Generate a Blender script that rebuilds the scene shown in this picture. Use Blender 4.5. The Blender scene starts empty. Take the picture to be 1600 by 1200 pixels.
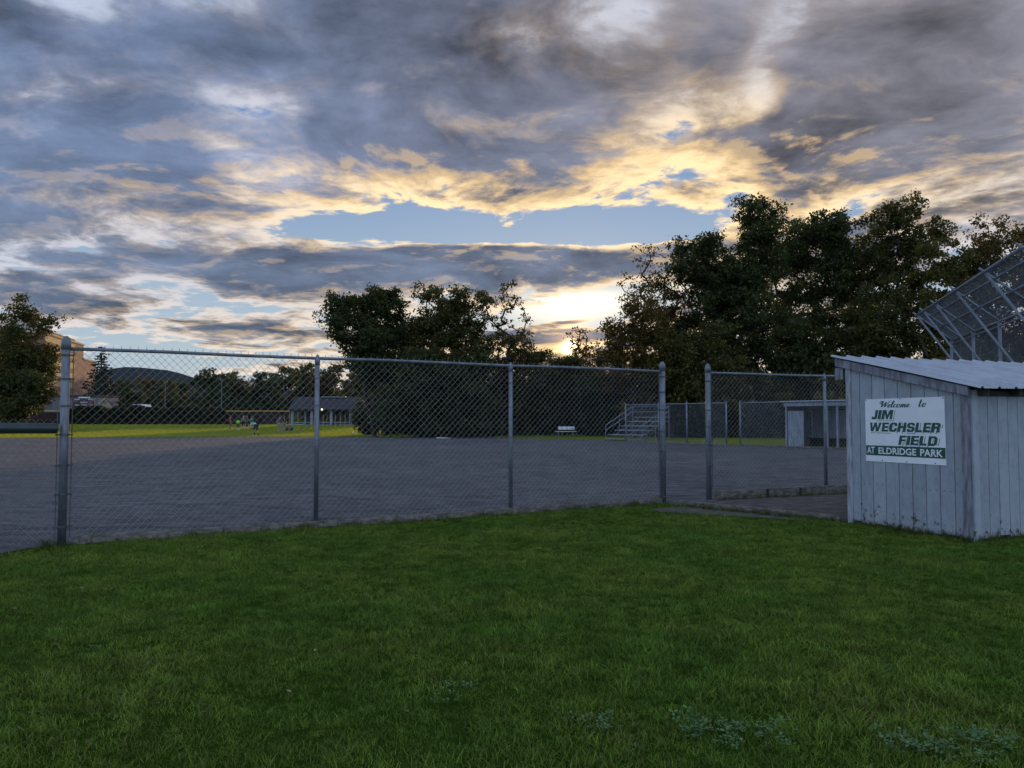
import bpy, bmesh, math, random
import numpy as np
from math import radians as R, sin, cos, pi, atan, atan2, tan, sqrt
from mathutils import Vector, Matrix

sc = bpy.context.scene
COL = sc.collection
H = 1.57                      # eye height
FPX = 1260.0                  # focal length in pixels of the 1600 px wide photograph
PITCH = 2.41
SUN_AZ, SUN_EL = 4.15, 4.95   # degrees, azimuth measured from +Y towards +X

# ------------------------------------------------------------------ camera
cam = bpy.data.objects.new('camera', bpy.data.cameras.new('camera'))
COL.objects.link(cam)
cam.location = (0, 0, H)
cam.rotation_euler = (R(90 + PITCH), 0, 0)
cam.data.sensor_width = 36
cam.data.lens = 36 * FPX / 1600
cam.data.clip_start = 0.05
cam.data.clip_end = 9000
sc.camera = cam
vs = sc.view_settings
vs.view_transform = 'Standard'
vs.look = 'None'
vs.exposure = 0.0
vs.gamma = 1.0
vs.use_curve_mapping = False


# ------------------------------------------------------------------ node helpers
class E:
    """a socket with arithmetic, inside one node tree"""
    nt = None

    def __init__(s, k):
        s.k = k

    @staticmethod
    def put(sock, v):
        if isinstance(v, E):
            E.nt.links.new(v.k, sock)
        else:
            sock.default_value = v

    @staticmethod
    def m(op, *a, clamp=False):
        n = E.nt.nodes.new('ShaderNodeMath')
        n.operation = op
        n.use_clamp = clamp
        for i, v in enumerate(a):
            E.put(n.inputs[i], v)
        return E(n.outputs[0])

    def __add__(s, o): return E.m('ADD', s, o)
    def __radd__(s, o): return E.m('ADD', o, s)
    def __sub__(s, o): return E.m('SUBTRACT', s, o)
    def __rsub__(s, o): return E.m('SUBTRACT', o, s)
    def __mul__(s, o): return E.m('MULTIPLY', s, o)
    def __rmul__(s, o): return E.m('MULTIPLY', o, s)
    def __truediv__(s, o): return E.m('DIVIDE', s, o)


def sstep(x, a, b):
    n = E.nt.nodes.new('ShaderNodeMapRange')
    n.interpolation_type = 'SMOOTHSTEP'
    E.put(n.inputs[0], x)
    n.inputs[1].default_value = a
    n.inputs[2].default_value = b
    return E(n.outputs[0])


def gauss(x, c, w):
    t = (x - c) * (1.0 / w)
    return E.m('EXPONENT', (t * t) * -1.0)


def gauss2(a, e, ca, ce, wa, we, tilt=0.0):
    ta = (a - ca) * (1.0 / wa)
    te = ((e - ce) - (a - ca) * tilt) * (1.0 / we)
    return E.m('EXPONENT', (ta * ta + te * te) * -1.0)


def comb(x, y, z=0.0):
    n = E.nt.nodes.new('ShaderNodeCombineXYZ')
    E.put(n.inputs[0], x); E.put(n.inputs[1], y); E.put(n.inputs[2], z)
    return E(n.outputs[0])


def noise(vec, scale, detail=4.0, rough=0.5, dist=0.0, lac=2.0, out=0):
    n = E.nt.nodes.new('ShaderNodeTexNoise')
    if vec is not None:
        E.put(n.inputs['Vector'], vec)
    n.inputs['Scale'].default_value = scale
    n.inputs['Detail'].default_value = detail
    n.inputs['Roughness'].default_value = rough
    n.inputs['Lacunarity'].default_value = lac
    n.inputs['Distortion'].default_value = dist
    return E(n.outputs[out])


def mixc(f, a, b, mode='MIX'):
    n = E.nt.nodes.new('ShaderNodeMix')
    n.data_type = 'RGBA'
    n.blend_type = mode
    n.clamp_factor = True
    E.put(n.inputs[0], f)
    for i, v in ((6, a), (7, b)):
        if isinstance(v, E):
            E.nt.links.new(v.k, n.inputs[i])
        else:
            n.inputs[i].default_value = (*v, 1) if len(v) == 3 else v
    return E(n.outputs[2])


def scalec(c, f):
    n = E.nt.nodes.new('ShaderNodeVectorMath')
    n.operation = 'SCALE'
    E.put(n.inputs[0], c)
    E.put(n.inputs['Scale'], f)
    return E(n.outputs[0])


def addc(a, b):
    n = E.nt.nodes.new('ShaderNodeVectorMath')
    n.operation = 'ADD'
    E.put(n.inputs[0], a); E.put(n.inputs[1], b)
    return E(n.outputs[0])


# ------------------------------------------------------------------ world: clear dusk sky behind a broken cloud deck
SKY_STRENGTH = 0.1
world = bpy.data.worlds.new('World')
sc.world = world
world.use_nodes = True
nt = world.node_tree
nt.nodes.clear()
E.nt = nt
wout = nt.nodes.new('ShaderNodeOutputWorld')
bg = nt.nodes.new('ShaderNodeBackground')
bg.inputs['Strength'].default_value = SKY_STRENGTH
nt.links.new(bg.outputs[0], wout.inputs[0])
sky = nt.nodes.new('ShaderNodeTexSky')
sky.sky_type = 'NISHITA'
sky.sun_disc = False
sky.sun_elevation = R(SUN_EL)
sky.sun_rotation = R(SUN_AZ)
sky.altitude = 250
sky.air_density = 1.0
sky.dust_density = 0.6
sky.ozone_density = 2.0

tc = nt.nodes.new('ShaderNodeTexCoord')
sep = nt.nodes.new('ShaderNodeSeparateXYZ')
nt.links.new(tc.outputs['Generated'], sep.inputs[0])
dx, dy, dz = (E(sep.outputs[i]) for i in range(3))
az = E.m('ARCTAN2', dx, dy) * (180 / pi)
hyp = E.m('SQRT', dx * dx + dy * dy)
el = E.m('ARCTAN2', dz, hyp) * (180 / pi)
zc = E.m('ABSOLUTE', dz)
# plan coordinates of the cloud deck (curved a little so that it meets the horizon)
den = zc + 0.11
pu = dx / den
pv = dy / den
P = comb(pu, pv, 0.0)
# angle from the sun
ca, sa, ce, se = cos(R(SUN_AZ)), sin(R(SUN_AZ)), cos(R(SUN_EL)), sin(R(SUN_EL))
dotp = dx * (sa * ce) + dy * (ca * ce) + dz * se
ang = E.m('ARCCOSINE', E.m('MINIMUM', dotp, 0.999999)) * (180 / pi)
near = E.m('EXPONENT', ang * (-1 / 17.0))
toward = sstep(dotp, -0.4, 0.95)

# density of the cloud deck
warp = noise(P, 0.9, 3, 0.5, out=1)
n0 = nt.nodes.new('ShaderNodeVectorMath'); n0.operation = 'MULTIPLY_ADD'
E.put(n0.inputs[0], warp); n0.inputs[1].default_value = (0.55, 0.55, 0.0); E.put(n0.inputs[2], P)
PW = E(n0.outputs[0])
rel = comb(pu * 1.0, pv * 1.55, 3.7)


def offset(v, o):
    n = nt.nodes.new('ShaderNodeVectorMath'); n.operation = 'ADD'
    E.put(n.inputs[0], v); n.inputs[1].default_value = o
    return E(n.outputs[0])


def puffs(v, scale):
    n = E.nt.nodes.new('ShaderNodeTexVoronoi')
    n.feature = 'F1'
    n.normalize = True
    E.put(n.inputs['Vector'], v)
    n.inputs['Scale'].default_value = scale
    n.inputs['Detail'].default_value = 3.0
    n.inputs['Roughness'].default_value = 0.55
    n.inputs['Lacunarity'].default_value = 2.3
    return 1.0 - E(n.outputs['Distance']) * 1.6


def fbm(v):
    a = noise(v, 0.95, 6, 0.55) * 0.50 + noise(offset(v, (7.3, 2.1, 4.0)), 3.6, 9, 0.62) * 0.50
    return (a - 0.5) * 1.5 + (puffs(v, 2.6) - 0.5) * 0.34 + 0.5


f0 = fbm(PW)
f1 = fbm(offset(PW, (0.006, 0.075, 0.0)))     # the same deck, a step nearer to the sun
relief = (f1 - f0)                            # < 0: this flank looks at the sun

# big shapes of the deck
bank = gauss2(az, el, -3.0, 10.75, 12.0, 1.2, 0.022)
bias = (0.20 * sstep(el, 14.2, 19.5) + 0.035
        - 0.40 * gauss2(az, el, -1.0, 13.1, 11.0, 1.25, 0.012)      # the clear slot
        - 0.20 * gauss2(az, el, 10.0, 13.2, 3.6, 1.1)
        + 0.10 * gauss2(az, el, -25.0, 13.0, 8.0, 3.0) + 0.12 * gauss2(az, el, 24.0, 15.5, 9.0, 2.2)
        - 0.08 * gauss2(az, el, 22.0, 14.0, 4.0, 1.2)
        - 0.20 * gauss2(az, el, 17.5, 22.0, 2.2, 2.6, 0.3)
        - 0.16 * gauss2(az, el, 12.0, 19.0, 4.5, 2.4, 0.0)
        + 0.12 * gauss2(az, el, -24.0, 17.2, 6.0, 2.0)
        + 0.22 * gauss2(az, el, 0.5, 13.4, 3.0, 0.45, 0.02)
        + 0.15 * gauss2(az, el, 6.5, 13.1, 1.6, 0.3)
        - 0.17 * gauss2(az, el, -19.0, 27.0, 4.5, 1.8)
        - 0.18 * gauss2(az, el, -30.0, 25.5, 4.5, 3.0)
        - 0.10 * gauss2(az, el, 8.0, 28.0, 4.0, 2.0)
        + 0.80 * bank       # the long dark bank
        + 0.20 * gauss2(az, el, -17.0, 9.9, 5.0, 0.9, 0.05)
        - 0.34 * gauss2(az, el, 5.0, 7.6, 5.0, 0.95, 0.03)          # opening over the sun
        + 0.34 * gauss2(az, el, 4.0, 6.8, 2.8, 0.24, 0.12)
        + 0.50 * gauss2(az, el, 3.3, 5.8, 4.2, 0.36)
        + 0.24 * gauss2(az, el, -17.5, 5.9, 5.0, 0.85, -0.05)
        + 0.18 * gauss2(az, el, -27.0, 7.3, 4.0, 0.7)
        - 0.10 * gauss2(az, el, -21.0, 7.6, 9.0, 0.5)
        - 0.12 * gauss2(az, el, -22.0, 3.9, 9.0, 0.7)
        + 0.14 * gauss2(az, el, 4.0, 4.2, 5.0, 0.8))
calm = sstep(el, 16.5, 24.0)                    # the upper deck is softer, without torn edges
dens = (f0 - 0.5) * (1.0 - calm * 0.20) + 0.5 + bias
alpha = sstep(dens, 0.46, 0.535)
thick = sstep(dens, 0.46, 0.76)
lit = E.m('ADD', 0.5, relief * (-5.4 + calm * 2.6), clamp=True)

# colours of the light
glowband = gauss2(az, el, 5.0, 14.8, 26.0, 3.6) * 0.95 + gauss2(az, el, 14.5, 18.0, 7.0, 4.5) * 0.6
gold = E.m('MINIMUM', glowband + near * 0.75 + gauss(el, 4.5, 4.0) * 0.30, 1.2) * toward * (1.0 - bank * 0.75) * (1.0 - calm * 0.2)
cool = mixc(sstep(az, -30.0, 26.0), (0.125, 0.172, 0.285), (0.215, 0.212, 0.255))
deep = mixc(sstep(el, 5.0, 22.0), (0.095, 0.125, 0.185), cool)
soft = noise(offset(PW, (3.0, 9.0, 1.0)), 1.5, 6, 0.6)
soft2 = noise(offset(PW, (5.0, 1.0, 8.0)), 4.2, 6, 0.6)
deep = scalec(deep, (soft - 0.5) * 3.2 + (soft2 - 0.5) * 1.5 + 1.16)
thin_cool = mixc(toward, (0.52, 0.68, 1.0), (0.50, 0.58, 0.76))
thin = mixc(gold, thin_cool, (1.25, 0.94, 0.54))
midg = E.m('MULTIPLY', gold, lit * 1.1 + 0.30, clamp=True)
mids = mixc(midg, scalec(deep, 1.25), (0.74, 0.53, 0.30))
shade = E.m('ADD', thick, 0.34 - lit * 0.68, clamp=True)
body = mixc(sstep(shade, 0.45, 0.98), mids, deep)
cloud = mixc(sstep(shade, 0.04, 0.60), thin, body)
# clouds opposite the sun, out of view: brightened and blued to light the ground
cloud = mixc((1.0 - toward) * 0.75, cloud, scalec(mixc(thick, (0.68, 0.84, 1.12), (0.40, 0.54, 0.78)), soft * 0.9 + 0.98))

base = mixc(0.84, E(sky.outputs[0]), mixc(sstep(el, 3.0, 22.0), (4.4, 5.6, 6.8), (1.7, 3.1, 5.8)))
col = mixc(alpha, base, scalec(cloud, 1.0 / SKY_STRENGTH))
# the glare round the sun itself
disc = E.m('EXPONENT', E.m('POWER', ang * (1 / 0.42), 2.0) * -1.0)
halo = E.m('EXPONENT', ang * (-1 / 1.5))
halo2 = E.m('EXPONENT', E.m('POWER', ang * (1 / 3.4), 2.0) * -1.0) * (1.0 - alpha * 0.82)
opening = gauss2(az, el, 4.8, 8.05, 4.2, 0.95, 0.04) * (1.0 - alpha * 0.9)
glow = addc(scalec(comb(1.0, 0.80, 0.45), opening * 10.0 + disc * 60.0 + halo2 * 1.4), scalec(comb(1.0, 0.55, 0.18), halo * 2.6 + E.m('EXPONENT', ang * (-1 / 0.7)) * 12.0))
col = addc(col, glow)
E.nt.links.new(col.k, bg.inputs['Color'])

# ------------------------------------------------------------------ sun
sun = bpy.data.objects.new('sun', bpy.data.lights.new('sun', 'SUN'))
COL.objects.link(sun)
sun.data.energy = 2.2
sun.data.angle = R(0.55)
sun.data.color = (1.0, 0.66, 0.34)
sd = Vector((sa * ce, ca * ce, se))
sun.rotation_euler = sd.to_track_quat('Z', 'Y').to_euler()
sun.location = (20, 60, 40)

# =================================================================== helpers
rng = np.random.default_rng(7)
random.seed(7)
ORG = {}                       # world origin of each object (for parenting without rotation)


def sm(t):
    t = np.clip(t, 0, 1)
    return t * t * (3 - 2 * t)


def gz(x, y):
    """height of the ground"""
    return 0.62 * sm((np.asarray(y, float) - 72.0) / 48.0)


def at(px, D):
    """x of the point seen in photograph column px at distance D along the view axis"""
    return (px - 800.0) / FPX * D


class MB:
    """collects simple shapes into one mesh"""

    def __init__(s):
        s.v = []
        s.f = []
        s.n = 0

    def add(s, v, f):
        s.v.append(np.asarray(v, float).reshape(-1, 3))
        s.f += [tuple(i + s.n for i in q) for q in f]
        s.n += len(s.v[-1])

    def box(s, c, size, M=None):
        sx, sy, sz = (q / 2 for q in size)
        v = np.array([(a * sx, b * sy, g * sz) for a in (-1, 1) for b in (-1, 1) for g in (-1, 1)])
        if M is not None:
            v = v @ np.array(M).T
        s.add(v + np.array(c), [(0, 1, 3, 2), (4, 6, 7, 5), (0, 4, 5, 1), (2, 3, 7, 6), (0, 2, 6, 4), (1, 5, 7, 3)])

    def beam(s, p0, p1, w, h, up=(0, 0, 1)):
        p0, p1, up = (np.array(q, float) for q in (p0, p1, up))
        d = p1 - p0
        L = np.linalg.norm(d)
        d /= L
        a = np.cross(d, up)
        a /= np.linalg.norm(a)
        b = np.cross(a, d)
        s.box((p0 + p1) / 2, (L, w, h), np.stack([d, a, b], 1))

    def tube(s, pts, r, seg=8, cap=True):
        pts = np.array(pts, float)
        n = len(pts)
        r = np.broadcast_to(np.asarray(r, float), (n,))
        t = np.gradient(pts, axis=0)
        t /= np.linalg.norm(t, axis=1)[:, None] + 1e-12
        ref = np.array([0, 0, 1.0]) if abs(t[0][2]) < 0.9 else np.array([1.0, 0, 0])
        V = []
        for i in range(n):
            a = np.cross(t[i], ref)
            a /= np.linalg.norm(a) + 1e-12
            b = np.cross(a, t[i])
            ang = np.arange(seg) * 2 * pi / seg
            V.append(pts[i] + r[i] * (np.cos(ang)[:, None] * a + np.sin(ang)[:, None] * b))
        F = []
        for i in range(n - 1):
            for j in range(seg):
                k = (j + 1) % seg
                F.append((i * seg + j, i * seg + k, (i + 1) * seg + k, (i + 1) * seg + j))
        if cap:
            F.append(tuple(range(seg))[::-1])
            F.append(tuple((n - 1) * seg + j for j in range(seg)))
        s.add(np.concatenate(V), F)

    def lathe(s, prof, c=(0, 0, 0), seg=16):
        s.tube([(c[0], c[1], c[2] + z) for _, z in prof], [max(r, 1e-4) for r, _ in prof], seg)

    def prism(s, poly, M, o, d0, d1):
        """poly of (a, b); M columns a, b, depth"""
        M = np.array(M, float)
        P = np.array([(a, b, d) for d in (d0, d1) for a, b in poly])
        n = len(poly)
        F = [tuple(range(n))[::-1], tuple(range(n, 2 * n))]
        F += [(i, (i + 1) % n, n + (i + 1) % n, n + i) for i in range(n)]
        s.add(P @ M.T + np.array(o), F)

    def build(s, name, mat, parent=None, smooth=False, org=None):
        return mesh(name, np.concatenate(s.v), s.f, mat, parent, smooth, org)


def mesh(name, V, F, mat, parent=None, smooth=False, org=None):
    V = np.asarray(V, float)
    if parent is not None:
        o0 = ORG[parent.name]
    elif org is not None:
        o0 = np.array(org, float)
    else:
        o0 = np.array([(V[:, 0].min() + V[:, 0].max()) / 2, (V[:, 1].min() + V[:, 1].max()) / 2, V[:, 2].min()])
    me = bpy.data.meshes.new(name)
    V = V - o0
    if isinstance(F, np.ndarray):
        k = F.shape[1]
        me.vertices.add(len(V))
        me.vertices.foreach_set('co', V.astype(np.float32).ravel())
        me.loops.add(F.size)
        me.loops.foreach_set('vertex_index', F.astype(np.int32).ravel())
        me.polygons.add(len(F))
        me.polygons.foreach_set('loop_start', np.arange(0, F.size, k, dtype=np.int32))
        me.update(calc_edges=True)
    else:
        me.from_pydata(V.tolist(), [], F)
    if smooth:
        me.polygons.foreach_set('use_smooth', np.ones(len(me.polygons), bool))
    if mat is not None:
        me.materials.append(mat)
    o = bpy.data.objects.new(name, me)
    COL.objects.link(o)
    if parent is not None:
        o.parent = parent
    else:
        o.location = o0
    ORG[o.name] = o0
    return o


def tag(o, label=None, cat=None, group=None, kind=None):
    if label: o['label'] = label
    if cat: o['category'] = cat
    if group: o['group'] = group
    if kind: o['kind'] = kind
    return o


def thing(name, loc, label, cat, group=None):
    o = bpy.data.objects.new(name, None)
    o.empty_display_size = 0.3
    COL.objects.link(o)
    o.location = loc
    ORG[o.name] = np.array(loc, float)
    return tag(o, label, cat, group)


def copy_tree(o, loc=None, rotz=None, scale=None, label=None, parent=None):
    c = o.copy()
    COL.objects.link(c)
    if parent is not None:
        c.parent = parent
    if loc is not None: c.location = loc
    if rotz is not None: c.rotation_euler = (0, 0, rotz)
    if scale is not None: c.scale = scale
    if label: c['label'] = label
    for ch in o.children:
        copy_tree(ch, parent=c)
    return c


# =================================================================== materials
def material(name):
    m = bpy.data.materials.new(name)
    m.use_nodes = True
    E.nt = m.node_tree
    b = E.nt.nodes['Principled BSDF']
    return m, b


def bump(b, h, strength=0.4, dist=0.02):
    n = E.nt.nodes.new('ShaderNodeBump')
    n.inputs['Strength'].default_value = strength
    n.inputs['Distance'].default_value = dist
    E.put(n.inputs['Height'], h)
    E.nt.links.new(n.outputs[0], b.inputs['Normal'])


def objco():
    n = E.nt.nodes.new('ShaderNodeTexCoord')
    return E(n.outputs['Object'])


def pos():
    n = E.nt.nodes.new('ShaderNodeNewGeometry')
    return E(n.outputs['Position'])


def vmul(v, o):
    n = E.nt.nodes.new('ShaderNodeVectorMath'); n.operation = 'MULTIPLY'
    E.put(n.inputs[0], v); n.inputs[1].default_value = o
    return E(n.outputs[0])


def simple(name, col, rough=0.6, metal=0.0, var=0.25, scale=6.0, bmp=0.0, spec=0.4, stretch=(1, 1, 1), col2=None):
    m, b = material(name)
    p = vmul(pos(), stretch)
    f = noise(p, scale, 5, 0.6)
    c2 = col2 if col2 else tuple(c * (1 - var) for c in col)
    c = mixc(sstep(f, 0.34, 0.66), tuple(min(1, q * (1 + var * 0.5)) for q in col), c2)
    E.nt.links.new(c.k, b.inputs['Base Color'])
    b.inputs['Roughness'].default_value = rough
    b.inputs['Metallic'].default_value = metal
    b.inputs['Specular IOR Level'].default_value = spec
    if bmp:
        bump(b, noise(p, scale * 5, 4, 0.6), bmp, 0.01)
    return m


M = {}
M['galv'] = simple('galvanised_steel', (0.185, 0.205, 0.235), 0.5, 0.35, 0.3, 9.0, 0.15, stretch=(1, 1, .4))
M['wire'] = simple('wire', (0.28, 0.29, 0.30), 0.55, 0.3, 0.2, 3.0)
M['band'] = simple('band_steel', (0.13, 0.13, 0.14), 0.6, 0.5, 0.3, 20.0)
M['far_galv'] = simple('weathered_pipe', (0.20, 0.225, 0.265), 0.55, 0.2, 0.2, 4.0)
M['black_pipe'] = simple('black_plastic', (0.028, 0.046, 0.052), 0.38, 0, 0.2, 8.0, spec=0.6)
M['alu'] = simple('aluminium', (0.30, 0.32, 0.35), 0.45, 0.5, 0.2, 5.0)
M['timber'] = simple('grey_timber', (0.22, 0.195, 0.175), 0.85, 0, 0.45, 7.0, 0.5, stretch=(1, 1, 3), spec=0.2)
M['corner'] = simple('old_grey_paint', (0.36, 0.37, 0.41), 0.8, 0, 0.4, 9.0, 0.5, stretch=(2, 2, .35), spec=0.2, col2=(0.23, 0.225, 0.24))
M['trim'] = simple('weathered_trim', (0.22, 0.225, 0.265), 0.8, 0, 0.5, 9.0, 0.5, stretch=(2, 2, .35), spec=0.2, col2=(0.135, 0.13, 0.15))
M['dark_wood'] = simple('dark_wood', (0.07, 0.06, 0.055), 0.85, 0, 0.4, 9.0, 0.3, spec=0.2)
M['white'] = simple('white_paint', (0.74, 0.75, 0.78), 0.55, 0, 0.1, 2.0)
M['sign_white'] = simple('sign_white', (0.80, 0.81, 0.84), 0.45, 0, 0.06, 3.0)
M['sign_green'] = simple('sign_green', (0.012, 0.085, 0.065), 0.45, 0, 0.1, 8.0)
M['old_paint'] = simple('old_grey_blue_paint', (0.27, 0.30, 0.34), 0.8, 0, 0.3, 3.0, 0.2, stretch=(4, 4, .6), spec=0.2)
M['pav_white'] = simple('pavilion_paint', (0.27, 0.30, 0.33), 0.7, 0, 0.15, 1.0)
M['shingle'] = simple('dark_shingle', (0.055, 0.05, 0.055), 0.85, 0, 0.35, 3.0, 0.3, spec=0.2)
M['maroon'] = simple('scoreboard_maroon', (0.10, 0.022, 0.032), 0.5, 0, 0.15, 2.0)
M['yellow'] = simple('yellow_plastic', (0.62, 0.40, 0.05), 0.5, 0, 0.15, 3.0)
M['screen'] = simple('wind_screen', (0.05, 0.032, 0.03), 0.85, 0, 0.35, 0.6, spec=0.1)
M['tan_house'] = simple('tan_siding', (0.46, 0.38, 0.24), 0.75, 0, 0.2, 0.5, stretch=(1, 1, 8))
M['stone_gray'] = simple('grey_rendering', (0.16, 0.14, 0.16), 0.8, 0, 0.2, 0.4)
M['window'] = simple('window_glass', (0.02, 0.025, 0.03), 0.15, 0, 0.1, 1.0, spec=0.8)
M['rock'] = simple('pale_stone', (0.5, 0.49, 0.47), 0.8, 0, 0.2, 3.0)

# painted shed boards: grey-white paint, scuffed and mildewed
m, b = material('board_paint'); M['board'] = m
oc = pos()
oi = E.nt.nodes.new('ShaderNodeObjectInfo')
f = noise(vmul(oc, (3, 3, 1.6)), 3.0, 8, 0.72)
g = noise(vmul(oc, (14, 14, 5)), 3.0, 5, 0.7)
c = mixc(sstep(f, 0.35, 0.72), (0.345, 0.38, 0.42), (0.265, 0.29, 0.325))
c = scalec(c, E(oi.outputs['Random']) * 0.26 + 0.86)
c = mixc(sstep(g, 0.72, 0.77), c, (0.10, 0.085, 0.07))
sp = E.nt.nodes.new('ShaderNodeSeparateXYZ'); E.put(sp.inputs[0], oc)
low = 1.0 - sstep(E(sp.outputs[2]), 0.04, 0.55)
spl = noise(oc, 9.0, 5, 0.7)
c = mixc(sstep(spl + low * 0.17, 0.68, 0.78), c, (0.085, 0.07, 0.05))
E.nt.links.new(c.k, b.inputs['Base Color'])
b.inputs['Roughness'].default_value = 0.7
b.inputs['Specular IOR Level'].default_value = 0.3
bump(b, noise(vmul(oc, (30, 30, 2.0)), 3.0, 5, 0.6), 0.35, 0.01)

# metal roof
m, b = material('roof_metal'); M['roof'] = m
oc = pos()
f = noise(oc, 2.2, 6, 0.65)
c = mixc(sstep(f, 0.35, 0.7), (0.44, 0.465, 0.52), (0.34, 0.36, 0.405))
g = noise(oc, 14.0, 4, 0.7)
c = mixc(sstep(g, 0.68, 0.74), c, (0.16, 0.11, 0.08))
E.nt.links.new(c.k, b.inputs['Base Color'])
b.inputs['Metallic'].default_value = 0.25
b.inputs['Roughness'].default_value = 0.5

# infield: grey stone dust, raked and scuffed
m, b = material('stone_dust'); M['dirt'] = m
oc = pos()
big = noise(oc, 0.16, 4, 0.55)
mid = noise(vmul(oc, (0.6, 1.5, 1)), 1.3, 6, 0.62)
fine = noise(oc, 22.0, 6, 0.75)
grit = noise(oc, 70.0, 3, 0.8)
rut0 = noise(vmul(oc, (1.5, 2.6, 1)), 1.7, 7, 0.75)
c = mixc(sstep(big, 0.3, 0.7), (0.100, 0.096, 0.102), (0.134, 0.129, 0.133))
c = mixc(sstep(mid, 0.44, 0.70) * 0.8, c, (0.054, 0.052, 0.055))
c = scalec(c, (fine - 0.5) * 2.6 + (grit - 0.5) * 1.6 + (rut0 - 0.5) * 3.0 + 1.0)
c = mixc(sstep(noise(oc, 38.0, 2, 0.5), 0.715, 0.75) * 0.8, c, (0.34, 0.33, 0.32))
E.nt.links.new(c.k, b.inputs['Base Color'])
b.inputs['Roughness'].default_value = 0.95
b.inputs['Specular IOR Level'].default_value = 0.15
rut = noise(vmul(oc, (0.9, 3.2, 1)), 2.6, 6, 0.68)
bump(b, rut * 1.0 + fine * 0.35 + grit * 0.08, 0.7, 0.07)

# chalk, scuffed by feet
m, b = material('chalk'); M['chalk'] = m
oc = pos()
E.nt.links.new(mixc(noise(oc, 4.0), (0.46, 0.47, 0.48), (0.32, 0.33, 0.34)).k, b.inputs['Base Color'])
b.inputs['Roughness'].default_value = 0.95
E.nt.links.new((sstep(noise(oc, 1.1, 5, 0.7) * 0.6 + noise(oc, 12.0, 4, 0.7) * 0.4, 0.42, 0.60) * 0.75).k, b.inputs['Alpha'])

# bare soil
m, b = material('bare_soil'); M['soil'] = m
oc = pos()
c = mixc(sstep(noise(oc, 4.0, 7, 0.72), 0.36, 0.66), (0.045, 0.036, 0.032), (0.125, 0.105, 0.096))
c = scalec(c, (noise(oc, 45.0, 4, 0.8) - 0.5) * 1.6 + 1.0)
E.nt.links.new(c.k, b.inputs['Base Color'])
b.inputs['Roughness'].default_value = 0.95
bump(b, noise(oc, 14.0, 6, 0.7), 0.9, 0.04)

# turf underneath the blades
m, b = material('turf'); M['turf'] = m
oc = pos()
c = mixc(noise(oc, 1.2, 6, 0.6), (0.022, 0.048, 0.006), (0.036, 0.066, 0.008))
c = mixc(sstep(noise(oc, 0.03, 4, 0.6), 0.4, 0.65), c, (0.044, 0.075, 0.010))
c = scalec(c, (noise(oc, 30.0, 4, 0.8) - 0.5) * 1.5 + 1.0)
E.nt.links.new(c.k, b.inputs['Base Color'])
b.inputs['Roughness'].default_value = 1.0
b.inputs['Specular IOR Level'].default_value = 0.0
bump(b, noise(oc, 18.0, 5, 0.7), 0.8, 0.05)


def leafmat(name, a, bcol, trans=0.35, accent=None, amt=0.0, rough=0.6, spec=0.25, world_scale=0.5, var=(0.5, 0.3), patch=0.0, tcol=None):
    """two-sided leaf: diffuse with light shining through, each leaf its own shade"""
    m, b = material(name)
    ng = E.nt.nodes.new('ShaderNodeNewGeometry')
    oi = E.nt.nodes.new('ShaderNodeObjectInfo')
    rnd = E(ng.outputs['Random Per Island'])
    ro = E(oi.outputs['Random'])
    f = noise(E(ng.outputs['Position']), world_scale, 3, 0.6)
    c = mixc(sstep(f, 0.35, 0.65), a, bcol)
    if accent:
        c = mixc(sstep(E.m('FRACT', rnd * 7.3 + ro) + (f - 0.5) * 0.8, 1.0 - amt, 1.04 - amt), c, accent)
    if patch:
        c = scalec(c, (noise(E(ng.outputs['Position']), 2.6, 5, 0.65) - 0.5) * patch + 1.0)
    c = scalec(c, rnd * var[0] + ro * var[1] + (1.0 - 0.5 * (var[0] + var[1])))
    E.nt.links.new(c.k, b.inputs['Base Color'])
    b.inputs['Roughness'].default_value = rough
    b.inputs['Specular IOR Level'].default_value = spec
    tr = E.nt.nodes.new('ShaderNodeBsdfTranslucent')
    E.nt.links.new(scalec(mixc(0.5 if tcol is None else 0.8, c, tcol or (0.10, 0.11, 0.01)), 1.3).k, tr.inputs[0])
    mx = E.nt.nodes.new('ShaderNodeMixShader')
    mx.inputs[0].default_value = trans
    E.nt.links.new(b.outputs[0], mx.inputs[1])
    E.nt.links.new(tr.outputs[0], mx.inputs[2])
    E.nt.links.new(mx.outputs[0], E.nt.nodes['Material Output'].inputs['Surface'])
    return m


M['leaf_dark'] = leafmat('leaf_dark', (0.0405, 0.0567, 0.0189), (0.0648, 0.0783, 0.0243), 0.3)
M['leaf_olive'] = leafmat('leaf_olive', (0.0624, 0.0702, 0.0208), (0.0910, 0.0884, 0.0260), 0.3, (0.12, 0.075, 0.018), 0.12)
M['leaf_yellow'] = leafmat('leaf_yellow', (0.0960, 0.0888, 0.0216), (0.0696, 0.0744, 0.0216), 0.35, (0.15, 0.10, 0.02), 0.25)
M['leaf_rust'] = leafmat('leaf_rust', (0.1140, 0.0696, 0.0216), (0.0720, 0.0600, 0.0216), 0.35, (0.16, 0.075, 0.018), 0.25)
M['needle'] = leafmat('needle', (0.020, 0.034, 0.020), (0.034, 0.045, 0.022), 0.15)
M['hedge'] = leafmat('hedge_leaf', (0.030, 0.038, 0.016), (0.050, 0.050, 0.020), 0.2, (0.11, 0.075, 0.02), 0.08)
M['bark'] = simple('bark', (0.060, 0.048, 0.038), 0.9, 0, 0.4, 5.0, 0.6, spec=0.15, stretch=(1, 1, .25))
M['grass'] = leafmat('grass_blade', (0.096, 0.182, 0.025), (0.150, 0.218, 0.031), 0.35, (0.22, 0.21, 0.07), 0.04, 0.55, 0.12, 0.7, (1.1, 0.8), 2.0)
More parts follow.
